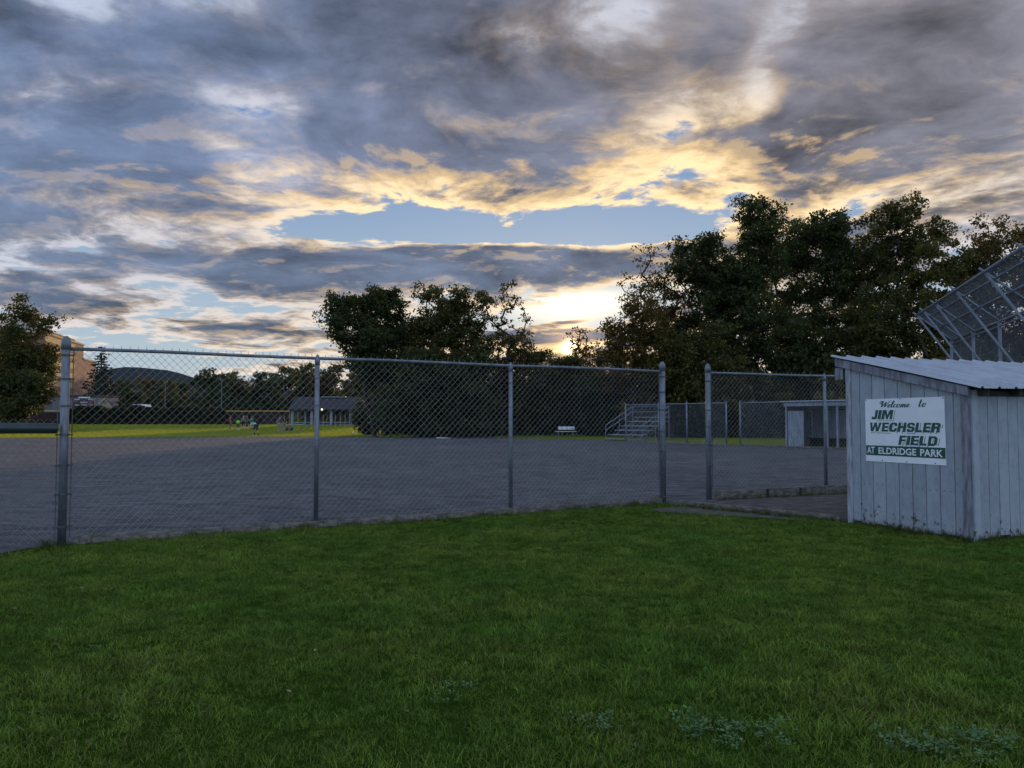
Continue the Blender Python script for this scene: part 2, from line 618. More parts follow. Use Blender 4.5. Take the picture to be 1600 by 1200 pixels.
M['far_grass'] = leafmat('far_grass_blade', (0.19, 0.25, 0.018), (0.23, 0.27, 0.02), 0.6, (0.17, 0.15, 0.04), 0.10, 0.5, 0.3, 0.25, tcol=(0.42, 0.46, 0.03))
M['clover'] = leafmat('clover_leaf', (0.085, 0.165, 0.065), (0.11, 0.19, 0.08), 0.2, None, 0, 0.6, 0.2, 2.0)
M['weed'] = leafmat('weed_blade', (0.085, 0.105, 0.03), (0.06, 0.09, 0.025), 0.35, (0.17, 0.13, 0.05), 0.3, 0.6, 0.2, 3.0)

# wooded hill far away, distance haze put into its colour as blue
m, b = material('hill_forest'); M['hill'] = m
oc = pos()
c = mixc(noise(oc, 0.02, 6, 0.7), (0.045, 0.056, 0.062), (0.080, 0.082, 0.082))
E.nt.links.new(c.k, b.inputs['Base Color'])
b.inputs['Roughness'].default_value = 1.0
b.inputs['Specular IOR Level'].default_value = 0.0
bump(b, noise(oc, 0.09, 5, 0.7), 1.0, 14.0)

# brick
m, b = material('brick'); M['brick'] = m
br = E.nt.nodes.new('ShaderNodeTexBrick')
tcn = E.nt.nodes.new('ShaderNodeTexCoord')
spn = E.nt.nodes.new('ShaderNodeSeparateXYZ'); E.nt.links.new(tcn.outputs['Object'], spn.inputs[0])
E.put(br.inputs['Vector'], comb(E(spn.outputs[0]) * 0.3 + E(spn.outputs[1]) * 0.95, E(spn.outputs[2]), 0.0))
br.inputs['Color1'].default_value = (0.30, 0.115, 0.075, 1)
br.inputs['Color2'].default_value = (0.22, 0.085, 0.06, 1)
br.inputs['Mortar'].default_value = (0.30, 0.24, 0.20, 1)
br.inputs['Scale'].default_value = 1.0
br.inputs['Brick Width'].default_value = 0.6
br.inputs['Row Height'].default_value = 0.2
E.nt.links.new(scalec(E(br.outputs[0]), noise(objco(), 0.6, 4) * 0.8 + 0.6).k, b.inputs['Base Color'])
b.inputs['Roughness'].default_value = 0.85
M['tan_brick'] = simple('tan_cladding', (0.50, 0.35, 0.18), 0.8, 0, 0.2, 0.5, stretch=(1, 1, 6))
M['brown_band'] = simple('brown_cladding_band', (0.10, 0.062, 0.045), 0.8, 0, 0.2, 0.5)

# =================================================================== ground
def sheet(name, xs, ys, zf, mat, dz=0.0):
    X, Y = np.meshgrid(xs, ys)
    V = np.stack([X.ravel(), Y.ravel(), zf(X, Y).ravel() + dz], 1)
    nx, ny = len(xs), len(ys)
    i = np.arange(nx * ny).reshape(ny, nx)
    F = np.stack([i[:-1, :-1], i[:-1, 1:], i[1:, 1:], i[1:, :-1]], -1).reshape(-1, 4)
    return mesh(name, V, F, mat, None, True, (0, 0, 0))


xs = np.concatenate([np.linspace(-4000, -200, 12), np.linspace(-160, 160, 81), np.linspace(200, 4000, 12)])
ys = np.concatenate([np.linspace(-400, -20, 8), np.linspace(-10, 150, 81), np.linspace(170, 6000, 20)])
tag(sheet('ground', xs, ys, lambda x, y: gz(x, y) + 0 * x, M['turf']), kind='structure')

# key places
P0 = np.array([-5.60, 10.10]); P3 = np.array([2.80, 15.00])       # ends of the long fence panel
G1 = np.array([3.78, 15.55]); G2 = np.array([9.6, 18.15])         # fence on the other side of the opening
SA = np.array([5.08, 12.20])                                       # shed, front left corner
U = np.array([0.927, 0.375]); U /= np.linalg.norm(U)
W = np.array([U[1], -U[0]])
SLEN, SDEP = 5.6, 2.05
d2_ = (G2 - G1) / np.linalg.norm(G2 - G1); n2_ = np.array([-d2_[1], d2_[0]])
LD = np.array([-0.56, -0.83]); LD /= np.linalg.norm(LD)

infield = [(-40.0, -2.0), (-13.5, -1.6), tuple(P0 + LD * 5 + (0.0, -.1)), tuple(P0 + (-.03, -.06)), tuple(P3 + (0.02, -.05)), (3.05, 14.52), (5.02, 12.28),
           tuple(SA + U * SLEN), (14.5, 16.3), (22, 24), (26, 30), (17.3, 40.6), (14.55, 43.9), (12.9, 46.3), (7.6, 54.2), (5.6, 57.5),
           (1.0, 62.0), (-5.0, 65.5), (-12.0, 67.5), (-22, 68), (-33, 65.5), (-45, 60), (-60, 50), (-60, 5)]
bm = bmesh.new()
bm.faces.new([bm.verts.new((x, y, 0.004)) for x, y in infield])
bmesh.ops.triangulate(bm, faces=bm.faces[:])
me = bpy.data.meshes.new('infield'); bm.to_mesh(me); bm.free(); me.materials.append(M['dirt'])
o = bpy.data.objects.new('infield', me); COL.objects.link(o); tag(o, kind='structure')

# worn patch of soil this side of the timber edging
pts = [(2.55, 14.2), (3.1, 14.30), (3.9, 13.45), (4.6, 12.55), (4.55, 12.30), (3.9, 12.75), (3.2, 13.15), (2.6, 13.45), (2.35, 13.8)]
bm = bmesh.new()
c0 = np.mean(pts, 0)
ring = []
for i in range(60):
    k = i / 60 * len(pts); a = int(k); t = k - a
    p = (1 - t) * np.array(pts[a]) + t * np.array(pts[(a + 1) % len(pts)])
    p = p + rng.normal(0, 0.035, 2)
    ring.append(bm.verts.new((*p, 0.006)))
bm.faces.new(ring)
bmesh.ops.triangulate(bm, faces=bm.faces[:])
me = bpy.data.meshes.new('bare_patch'); bm.to_mesh(me); bm.free(); me.materials.append(M['soil'])
o = bpy.data.objects.new('bare_soil_patch', me); COL.objects.link(o); tag(o, kind='structure')
# trampled earth between the gateway, the kickboards and the shed
q = [(3.06, 14.56), (5.0, 12.36), tuple(SA + U * .3 - W * .02), tuple(SA + U * 3.2 - W * .03), tuple(G1 + d2_ * 4.6 - n2_ * .1), tuple(G1 + d2_ * .05 - n2_ * .1), (3.4, 15.2)]
mesh('trampled_earth', [(x, y, 0.008) for x, y in q], [tuple(range(len(q)))], M['soil'])['kind'] = 'structure'
# worn strip at the foot of the low fence on the left
a0 = P0 + (-0.1, -0.1)
q = [a0 + LD * t + np.array([-LD[1], LD[0]]) * s for t, s in ((0.2, .03), (1, .03), (3, .03), (5, .03), (5, .5), (3, .45), (1.4, .35), (.6, .16))]
mesh('bare_soil_strip', [(x, y, 0.008) for x, y in q], [tuple(range(len(q)))], M['soil'])['kind'] = 'structure'


def strip(name, pts, w, mat, z):
    pts = np.array(pts, float)
    V, F = [], []
    t = np.gradient(pts, axis=0); t /= np.linalg.norm(t, axis=1)[:, None]
    nrm = np.stack([-t[:, 1], t[:, 0]], 1)
    for i in range(len(pts)):
        for s_ in (-1, 1):
            V.append((*(pts[i] + nrm[i] * s_ * w / 2), z))
    F = [(2 * i, 2 * i + 1, 2 * i + 3, 2 * i + 2) for i in range(len(pts) - 1)]
    o = mesh(name, V, F, mat)
    o['kind'] = 'structure'
    return o


strip('chalk_line', [(-14, 15.5), (-7.85, 19.8), (5.1, 27.9), (9, 30.3)], 0.11, M['chalk'], 0.009)
strip('chalk_line', [(9.8, 31.2), (5.4, 38.2), (1.2, 45)], 0.09, M['chalk'], 0.009)
strip('chalk_line', [(5.3, 28.9), (7.2, 29.9), (9.4, 31.0)], 0.18, M['chalk'], 0.010)
strip('chalk_line', [(-33, 58), (-26, 61.5), (-20, 63.4)], 0.35, M['chalk'], 0.009)
strip('chalk_line', [(-6.0 + 2.6 * cos(t), 43.5 + 2.6 * sin(t)) for t in np.linspace(0.2, 6.3, 30)], 0.12, M['chalk'], 0.011)
strip('chalk_line', [(-9.9, 33.0), (-6, 34.0), (-2.0, 34.5), (2, 34.0)], 0.14, M['chalk'], 0.013)

# hills far away
V, F = [], []
n = 90
ah = np.linspace(-44, 30, n)
for i, a in enumerate(ah):
    hpx = 34 * math.exp(-((a + 25.0) / 4.6) ** 2) + 46 + 8 * math.exp(-((a + 36) / 8) ** 2) - 0.25 * max(0, a) \
        + 1.0 * math.sin(a * 2.1) + 0.7 * math.sin(a * 5.3 + 1)
    Dh = 1900
    for D_, k in ((1250, 0.0), (1500, 0.55), (1700, 0.86), (Dh, 1.0), (2500, 0.1)):
        V.append((D_ * tan(R(a)), D_, k * hpx / FPX * Dh - 1 + (rng.normal(0, 2.0) if 0 < k < .95 else 0)))
k = 5
F = [(i * k + j, (i + 1) * k + j, (i + 1) * k + j + 1, i * k + j + 1) for i in range(n - 1) for j in range(k - 1)]
tag(mesh('hills', V, F, M['hill'], None, True), kind='structure')

# =================================================================== chain-link fences
def wire_sheet(mb, a, b, z0, z1, pitch, r, barbs=True, origin_off=0.0):
    """diamond mesh between plan points a and b: two layers of crossing wires"""
    a = np.array(a, float); b = np.array(b, float)
    L = np.linalg.norm(b - a)
    d = (b - a) / L
    nrm = np.array([-d[1], d[0]])
    Hh = z1 - z0
    V, F = [], []

    def bar(p, q, off):
        # thin three-sided wire from (s, z) to (s, z)
        v = np.array(q) - np.array(p)
        v = v / np.linalg.norm(v)
        w = np.array([-v[1], v[0]])
        base = len(V)
        for (s_, z_) in (p, q):
            for ang in (0, 2 * pi / 3, 4 * pi / 3):
                ss = s_ + w[0] * r * cos(ang); zz = z_ + w[1] * r * cos(ang); nn = off + r * sin(ang)
                nn += 0.012 * math.sin(ss * 1.9) * math.sin(pi * (zz - z0) / Hh)
                V.append((a[0] + d[0] * ss + nrm[0] * nn, a[1] + d[1] * ss + nrm[1] * nn, zz))
        for j in range(3):
            k_ = (j + 1) % 3
            F.append((base + j, base + k_, base + 3 + k_, base + 3 + j))

    ns = int((L + Hh) / pitch) + 1
    for i in range(ns):
        s0 = i * pitch - Hh
        for sgn in (1, -1):
            # wire s = s0 + (z - z0)  (mirrored for sgn -1)
            lo, hi = max(0.0, s0), min(L, s0 + Hh)
            if hi - lo < 0.03: continue
            p = (lo, z0 + lo - s0); q = (hi, z0 + hi - s0)
            if sgn < 0:
                p = (L - p[0], p[1]); q = (L - q[0], q[1])
            j1, j2 = rng.normal(0, 0.0025, 2)
            bar((p[0] + j1, p[1]), (q[0] + j2, q[1]), sgn * r * 0.9)
    if barbs:
        for i in range(int(L / pitch)):
            s_ = (i + 0.5) * pitch
            h = rng.uniform(0.028, 0.05)
            bar((s_, z1 - 0.012), (s_ + rng.normal(0, .006), z1 + h), 0)
            bar((s_ + 0.008, z1 - 0.012), (s_ - 0.004 + rng.normal(0, .008), z1 + h * 0.8), 0.003)
    mb.add(V, F)


def terminal_post(parent, p, r=0.05, top=2.60):
    mb = MB()
    mb.lathe([(r, -0.02), (r, top - 0.155)], (*p, 0), 18)
    po = mb.build('post', M['galv'], parent, True)
    c = MB()
    c.lathe([(r + .007, top - 0.17), (r + .008, top - 0.09), (r + .002, top - 0.055), (r * .72, top - 0.022), (r * .4, top - 0.004), (.002, top)], (*p, 0), 18)
    c.build('cap', M['galv'], po, True)
    return po


def line_post(parent, p, r=0.034, top=2.44, mat=None):
    mb = MB()
    mb.lathe([(r, -0.02), (r, top - 0.03)], (*p, 0), 14)
    po = mb.build('post', mat or M['galv'], parent, True)
    c = MB()
    c.lathe([(r + .004, top - .10), (r + .005, top - .03), (r * .8, top + .015), (r * .5, top + .042), (.004, top + .055)], (*p, 0), 12)
    c.build('cap', mat or M['galv'], po, True)
    return po


def tension_bar(parent, p, d, zs, z0, z1, r=0.05, off=0.085):
    d = np.array(d); q = np.array(p) + d * off
    mb = MB()
    mb.tube([(*q, z0), (*q, z1)], 0.006, 6)
    mb.build('tension_bar', M['band'], parent)
    for z in zs:
        mb = MB()
        mb.lathe([(r + .002, z - .012), (r + .006, z - .011), (r + .006, z + .011), (r + .002, z + .012)], (*p, 0), 16)
        mb.beam((*(np.array(p) + d * r), z), (*(q + d * 0.02), z), 0.014, 0.02)
        mb.tube([(*(q + d * .006 + np.array([-d[1], d[0]]) * s_), z) for s_ in (-.022, .022)], 0.007, 6)
        mb.build('tension_band', M['band'], parent)


def rail(parent, a, b, z, r=0.023, mat=None, name='top_rail'):
    mb = MB()
    n = max(2, int(np.linalg.norm(np.array(b) - np.array(a)) / 1.0))
    t = np.linspace(0, 1, n + 1)
    pts = [(*(np.array(a) * (1 - q) + np.array(b) * q), z + 0.006 * math.sin(q * 17)) for q in t]
    mb.tube(pts, r, 10)
    return mb.build(name, mat or M['galv'], parent, True)


def stuff(mb, name, mat, parent=None):
    o = mb.build(name, mat, parent)
    o['kind'] = 'stuff'
    return o


PITCH_W = 0.100
d_main = (P3 - P0) / np.linalg.norm(P3 - P0)
nv = np.array([-d_main[1], d_main[0]])
f1_ = thing('chain_link_fence', (*P0, 0), 'tall galvanised chain-link fence panel running from the big left post to the gateway', 'fence')
terminal_post(f1_, P0, 0.050, 2.60)
terminal_post(f1_, P3, 0.052, 2.62)
for t in (1 / 3 - .004, 2 / 3 - .003):
    p = P0 * (1 - t) + P3 * t - nv * 0.005
    po = line_post(f1_, p)
    for z in (0.75, 1.25, 1.75, 2.15):
        mb = MB()
        mb.lathe([(.037, z - .004), (.041, z), (.037, z + .004)], (*p, 0), 10)
        mb.tube([(*(p + d_main * .03), z), (*(p + d_main * .05 + nv * .03), z + .02)], .003, 4)
        mb.build('wire_tie', M['band'], po)
rail(f1_, P0 + d_main * .05, P3 - d_main * .05, 2.44)
mb = MB(); wire_sheet(mb, P0 + d_main * .085 + nv * .045, P3 - d_main * .085 + nv * .045, 0.07, 2.462, PITCH_W, 0.0022)
stuff(mb, 'chain_link_mesh', M['wire'], f1_)
tension_bar(f1_, P0, d_main, [0.22, 0.62, 0.98, 1.36, 1.72, 2.06, 2.36], 0.08, 2.46, 0.050)
tension_bar(f1_, P3, -d_main, [0.12, 0.55, 0.95, 1.32, 1.72, 2.05, 2.34], 0.08, 2.46, 0.052)

f2_ = thing('chain_link_fence', (*G1, 0), 'chain-link fence section between the gateway and the shed standing on a wooden kickboard', 'fence')
d2 = (G2 - G1) / np.linalg.norm(G2 - G1); n2 = np.array([-d2[1], d2[0]])
gp = terminal_post(f2_, G1, 0.050, 2.62)
for z in (1.62, 1.98):
    mb = MB(); mb.tube([(*(G1 - n2 * .046), z), (*(G1 - n2 * .058), z)], 0.014, 8); mb.build('bolt', M['alu'], gp)
for s_ in (2.98, 5.9):
    line_post(f2_, G1 + d2 * s_)
rail(f2_, G1 + d2 * .05, G2, 2.44)
mb = MB(); wire_sheet(mb, G1 + d2 * .08 + n2 * .04, G2 + n2 * .04, 0.19, 2.455, PITCH_W, 0.0022)
stuff(mb, 'chain_link_mesh', M['wire'], f2_)
tension_bar(f2_, G1, d2, [0.65, 1.05, 1.40, 1.72, 2.28], 0.2, 2.46, 0.050)
# kickboards under it
s_ = 0.12
for L_ in (2.75, 2.9):
    a, b = G1 + d2 * s_, G1 + d2 * (s_ + L_ - 0.02)
    mb = MB(); mb.beam((*(a - n2 * .062), .085), (*(b - n2 * .062), .085 + rng.normal(0, .004)), 0.045, 0.19)
    mb.build('kickboard', M['timber'], f2_)
    s_ += L_
for s_ in (1.35, 2.2, 3.6):
    mb = MB(); p = G1 + d2 * s_ - n2 * .10; mb.beam((*p, -.02), (*p, .165), 0.05, 0.03, (d2[0], d2[1], 0)); mb.build('stake', M['dark_wood'], f2_)

f3_ = thing('chain_link_fence', (*(P0 + LD * .1), 0), 'low chain-link fence capped with corrugated black pipe left of the big post', 'fence')
nl = np.array([LD[1], -LD[0]])
mb = MB(); wire_sheet(mb, P0 + LD * .09, P0 + LD * 5, 0.06, 1.56, PITCH_W, 0.0022, False)
stuff(mb, 'chain_link_mesh', M['wire'], f3_)
tension_bar(f3_, P0 + (0, 0), LD, [0.22, 0.62, 0.98, 1.36], 0.06, 1.72, 0.050)
rail(f3_, P0 + LD * .08, P0 + LD * 5, 1.45)
line_post(f3_, P0 + LD * 3.0, top=1.45)
mb = MB()
pts, rr = [], []
for i in range(420):
    t = 0.10 + i * 0.0095
    q = P0 + LD * t
    pts.append((*q, 1.438 + 0.010 * math.sin(t * 2.0)))
    rr.append(0.060 + (0.006 if (i // 1) % 2 else 0))
mb.tube(pts, rr, 16)
mb.build('pipe_cap', M['black_pipe'], f3_, True)

# timber mowing edge along the fence
def edging(label, a, b, z, seglen, wob=0.01):
    a = np.array(a); b = np.array(b)
    L = np.linalg.norm(b - a); d = (b - a) / L
    n_ = max(1, round(L / seglen))
    t = thing('timber_edging', (*a, 0), label, 'edging')
    for i in range(n_):
        p, q = a + d * (L * i / n_ + .004), a + d * (L * (i + 1) / n_ - .004)
        mb = MB(); mb.beam((*p, z + rng.normal(0, wob) * .5), (*q, z + rng.normal(0, wob) * .5), 0.028, 0.12); mb.build('board', M['timber'], t)
    return t


edging('weathered timber edging along the foot of the tall chain-link fence', P0 + d_main * .12 - nv * .075, P3 - d_main * .1 - nv * .075, 0.034, 3.2)
edging('timber edging on the ground from the gateway to the shed corner', (3.0, 14.50), (4.98, 12.32), 0.04, 2.9)

# far fence along the third-base side
def far_fence(pts, label, posts, top=2.44, mesh_r=0.004, pitch=0.11):
    t = thing('chain_link_fence', (*pts[0], 0), label, 'fence')
    for p in posts:
        line_post(t, p, 0.045, top + .08, M['far_galv'])
    mb = MB()
    for a, b in zip(pts[:-1], pts[1:]):
        rail(t, a, b, top, 0.032, M['far_galv'])
        wire_sheet(mb, a, b, 0.05, top, pitch, mesh_r, False)
    stuff(mb, 'chain_link_mesh', M['far_galv'], t)
    return t


A1 = np.array([7.6, 54.0]); A2 = np.array([12.45, 46.9]); A3 = np.array([13.0, 46.0]); A4 = np.array([14.7, 43.5])
far_fence([A1, A2], 'chain-link fence across the field in front of the silver bleachers', [A1, A1 * .64 + A2 * .36, A1 * .36 + A2 * .64, A2])
far_fence([A3, A4], 'short chain-link fence beside the open dugout across the field', [A3])
edging('pale timber board at the foot of the fence across the field', (7.7, 53.7), (12.4, 46.7), 0.02, 4.0)
edging('pale timber board lying in front of the dugout across the field', (12.9, 45.85), (17.2, 39.3), 0.02, 4.0)

# =================================================================== the shed with the sign
def P3d(s, w, z):
    p = SA + U * s + W * w
    return (p[0], p[1], z)


MU = np.array([[U[0], W[0], 0], [U[1], W[1], 0], [0, 0, 1.0]])      # local (along, depth, up) -> world


def ztop(w):
    return 2.455 - 0.228 * w


shed = thing('dugout_shed', (*SA, 0), 'pale grey board-clad dugout shed with a ribbed metal roof beside the lawn', 'shed')
# gable wall: nine boards and two corner boards
edges_px = [1331, 1345, 1364, 1383.5, 1404, 1425, 1446, 1468, 1491, 1507]
ws = []
for px in edges_px:
    k = (px - 800) / FPX
    ws.append((k * SA[1] - SA[0]) / (W[0] - k * W[1]))
for w0, w1 in zip(ws[:-1], ws[1:]):
    g = 0.0062
    off = rng.uniform(-.0015, .0015)
    mb = MB()
    a, b = w0 + g, w1 - g
    zb = 0.02 + rng.uniform(0, .03)
    mb.prism([(a, zb), (b, zb), (b, ztop(b) - .03), (a, ztop(a) - .03)], [[W[0], 0, -U[0]], [W[1], 0, -U[1]], [0, 1, 0]], (*SA, 0), 0.0 + off, 0.02 + off)
    mb.build('board', M['board'], shed)
for w0, w1 in zip(ws[:-1], ws[1:]):
    mb = MB()
    for zq in (.16, .62, .90 if w0 > 1.75 else .60, ztop(w1) - .16):
        for f_ in (.28, .72):
            c_ = np.array(P3d(0, w0 + (w1 - w0) * f_, zq + rng.normal(0, .006))) - np.array([U[0], U[1], 0]) * .0205
            mb.tube([c_, c_ - np.array([U[0], U[1], 0]) * .004], .0055, 6)
    mb.build('nail_heads', M['band'], shed)['kind'] = 'stuff'
mb = MB()
mb.prism([(.06, .01), (SDEP - .06, .01), (SDEP - .06, ztop(SDEP) - .06), (.06, ztop(.06) - .06)], [[W[0], 0, -U[0]], [W[1], 0, -U[1]], [0, 1, 0]], (*SA, 0), -.03, -.006)
mb.build('lining', M['dark_wood'], shed)
for w_, ww in ((0.045, .10), (SDEP - .055, .11)):
    mb = MB()
    mb.prism([(w_ - ww / 2, -.02), (w_ + ww / 2, -.02), (w_ + ww / 2, ztop(w_ + ww / 2) - .02), (w_ - ww / 2, ztop(w_ - ww / 2) - .02)],
             [[W[0], 0, -U[0]], [W[1], 0, -U[1]], [0, 1, 0]], (*SA, 0), -0.01, 0.034)
    mb.build('corner_board', M['corner'] if w_ < 1 else M['trim'], shed)
# rake board under the roof edge
mb = MB()
mb.prism([(-.17, ztop(-.17) - .13), (SDEP + .03, ztop(SDEP + .03) - .13), (SDEP + .03, ztop(SDEP + .03) - .012), (-.17, ztop(-.17) - .012)],
         [[W[0], 0, -U[0]], [W[1], 0, -U[1]], [0, 1, 0]], (*SA, 0), 0.037, 0.075)
mb.build('rake_board', M['trim'], shed)
mb = MB(); mb.box(P3d(SLEN / 2, -.11, ztop(-.11) - .09), (SLEN + .02, .05, .16), MU); mb.build('eave_beam', M['trim'], shed)
mb = MB(); mb.prism([(-.22, ztop(0) - .30), (-.06, ztop(0) - .30), (-.06, ztop(0) - .12), (-.22, ztop(0) - .12)],
                    [[W[0], 0, -U[0]], [W[1], 0, -U[1]], [0, 1, 0]], (*SA, 0), -.03, .03); mb.build('beam_end', M['trim'], shed)
# back wall boards
s_ = 0.115
while s_ < SLEN - 0.05:
    bw = 0.185
    off = rng.uniform(-.0015, .0015)
    zb = 0.02 + rng.uniform(0, .04)
    mb = MB()
    mb.prism([(s_ + .005, zb), (s_ + bw - .005, zb), (s_ + bw - .005, 1.86), (s_ + .005, 1.86)],
             [[U[0], 0, W[0]], [U[1], 0, W[1]], [0, 1, 0]], P3d(0, SDEP, 0), off - .01, .01 + off)
    mb.build('board', M['board'], shed)
    s_ += bw
mb = MB(); mb.box(P3d(SLEN / 2 + .06, SDEP - .03, .93), (SLEN - .2, .02, 1.8), MU); mb.build('lining', M['dark_wood'], shed)
for s_, ww in ((0.06, .10),):
    mb = MB()
    mb.prism([(s_ - ww / 2, -.02), (s_ + ww / 2, -.02), (s_ + ww / 2, 1.93), (s_ - ww / 2, 1.93)],
             [[U[0], 0, W[0]], [U[1], 0, W[1]], [0, 1, 0]], P3d(0, SDEP, 0), -.005, .028)
    mb.build('corner_board', M['board'], shed)
for i in range(10):
    s_ = .12 + i * .6
    mb = MB(); mb.beam(P3d(s_, -.05, ztop(-.05) - .06), P3d(s_, SDEP + .17, ztop(SDEP + .17) - .06), .04, .09); mb.build('rafter', M['dark_wood'], shed)
mb = MB(); mb.box(P3d(SLEN / 2 + .05, SDEP + .012, 1.885), (SLEN - .1, .03, .07), MU); mb.build('wall_plate', M['dark_wood'], shed)
for s_ in (1.4, 2.8, 4.2):
    mb = MB(); mb.box(P3d(s_, -.05, 1.12), (.09, .09, 2.28), MU); mb.build('front_post', M['trim'], shed)
mb = MB(); mb.box(P3d(SLEN / 2, 1.72, .45), (SLEN - .2, .3, .045), MU)
for s_ in (.5, 2, 3.5, 5):
    mb.box(P3d(s_, 1.72, .21), (.06, .25, .42), MU)
mb.build('player_bench', M['timber'], shed)
for i in range(int(SDEP / .19)):
    mb = MB(); a = .02 + i * .19
    mb.prism([(a, .02), (a + .18, .02), (a + .18, ztop(a + .18) - .03), (a, ztop(a) - .03)], [[W[0], 0, U[0]], [W[1], 0, U[1]], [0, 1, 0]], P3d(SLEN, 0, 0), 0, .02)
    mb.build('board', M['board'], shed)
# ribbed roof sheets, one lapping over the next
ROOF_A, ROOF_B = -0.22, SDEP + 0.24
sheet_w = 0.915
s0 = -0.11
i = 0
while s0 < SLEN + .1:
    prof = []
    rib = 0.305
    zo = 0.0025 * (i % 2)
    for k in range(3):
        c0_ = s0 + k * rib
        prof += [(c0_, 0.0), (c0_ + .02, .026), (c0_ + .05, .026), (c0_ + .07, 0.0), (c0_ + .16, 0), (c0_ + .165, .006), (c0_ + .18, .006), (c0_ + .185, 0.0)]
    prof += [(s0 + 3 * rib, 0.0), (s0 + 3 * rib + .02, .026), (s0 + 3 * rib + .05, .026)]
    V, F = [], []
    jl = rng.uniform(-.012, .012)
    NW = 6
    for j in range(NW):
        w_ = ROOF_A + jl + (ROOF_B - ROOF_A) * j / (NW - 1)
        for (s_, dz_) in prof:
            for q in (0, 1):
                V.append(P3d(s_, w_, ztop(w_) + .012 + dz_ + zo - q * .0012 + 0.004 * math.sin(s_ * 3 + w_ * 2)))
    n_ = len(prof)
    ix = lambda j, k_, q: (j * n_ + k_) * 2 + q
    for j in range(NW - 1):
        for k_ in range(n_ - 1):
            F.append((ix(j, k_, 0), ix(j, k_ + 1, 0), ix(j + 1, k_ + 1, 0), ix(j + 1, k_, 0)))
            F.append((ix(j, k_, 1), ix(j + 1, k_, 1), ix(j + 1, k_ + 1, 1), ix(j, k_ + 1, 1)))
    for j in (0, NW - 1):
        for k_ in range(n_ - 1):
            F.append((ix(j, k_, 0), ix(j, k_, 1), ix(j, k_ + 1, 1), ix(j, k_ + 1, 0)))
    mesh('roof_sheet', V, F, M['roof'], shed)
    s0 += sheet_w
    i += 1

# ---- welcome sign on the gable
SW0, SZ0, SWD, SHT = 0.362, 0.945, 1.345, 0.905
sign = thing('welcome_sign', P3d(-.03, SW0 + SWD / 2, SZ0), 'white and green welcome sign screwed to the shed gable', 'sign')
MS = np.array([[W[0], 0, -U[0]], [W[1], 0, -U[1]], [0, 1, 0]])
SO = np.array(P3d(0, SW0, SZ0)) + MS @ np.array([0, 0, .0235])
mb = MB()
poly = [(0.0, -.004), (SWD, .002), (SWD - .008, SHT - .004), (SWD - .03, SHT), (.02, SHT - .008), (.002, SHT - .012)]
mb.prism(poly, MS, SO, 0, .006)
mb.build('panel', M['sign_white'], sign)
mb = MB(); mb.prism([(.006, .085), (SWD - .006, .088), (SWD - .006, .232), (.006, .227)], MS, SO, .0065, .0075); mb.build('green_band', M['sign_green'], sign)
for x_, y_ in ((.30, .02), (.72, .02), (1.18, .022), (.02, .88), (.63, .893), (1.32, .888)):
    mb = MB(); mb.tube([SO + MS @ np.array([x_, y_, .005]), SO + MS @ np.array([x_, y_, .012])], .008, 8); mb.build('screw', M['band'], sign)


def text_mesh(txt, offset_, res=3):
    cu = bpy.data.curves.new('t', 'FONT')
    cu.body = txt
    cu.size = 1.0
    cu.offset = offset_
    cu.resolution_u = res
    ob = bpy.data.objects.new('t', cu)
    COL.objects.link(ob)
    dg = bpy.context.evaluated_depsgraph_get()
    me_ = bpy.data.meshes.new_from_object(ob.evaluated_get(dg))
    V = np.array([v.co[:] for v in me_.vertices])
    F = [tuple(p.vertices) for p in me_.polygons]
    bpy.data.objects.remove(ob); bpy.data.curves.remove(cu); bpy.data.meshes.remove(me_)
    return V, F


def lettering(txt, x0, x1, y0, y1, mat, depth, bold=0.02, shear=0.0, parent=sign, MM=MS, OO=SO, ref=None, dxy=(0, 0), name='lettering'):
    V, F = text_mesh(txt, bold)
    R_ = text_mesh(txt, ref)[0] if ref is not None else V
    Vx = V[:, 0] + shear * V[:, 1]; Rx = R_[:, 0] + shear * R_[:, 1]
    sx = (x1 - x0) / (Rx.max() - Rx.min()); sy = (y1 - y0) / (R_[:, 1].max() - R_[:, 1].min())
    X = x0 + dxy[0] + (Vx - Rx.min()) * sx; Y = y0 + dxy[1] + (V[:, 1] - R_[:, 1].min()) * sy
    L = np.stack([X, Y, np.full(len(X), depth)], 1)
    return mesh(name, L @ np.array(MM).T + OO, F, mat, parent)


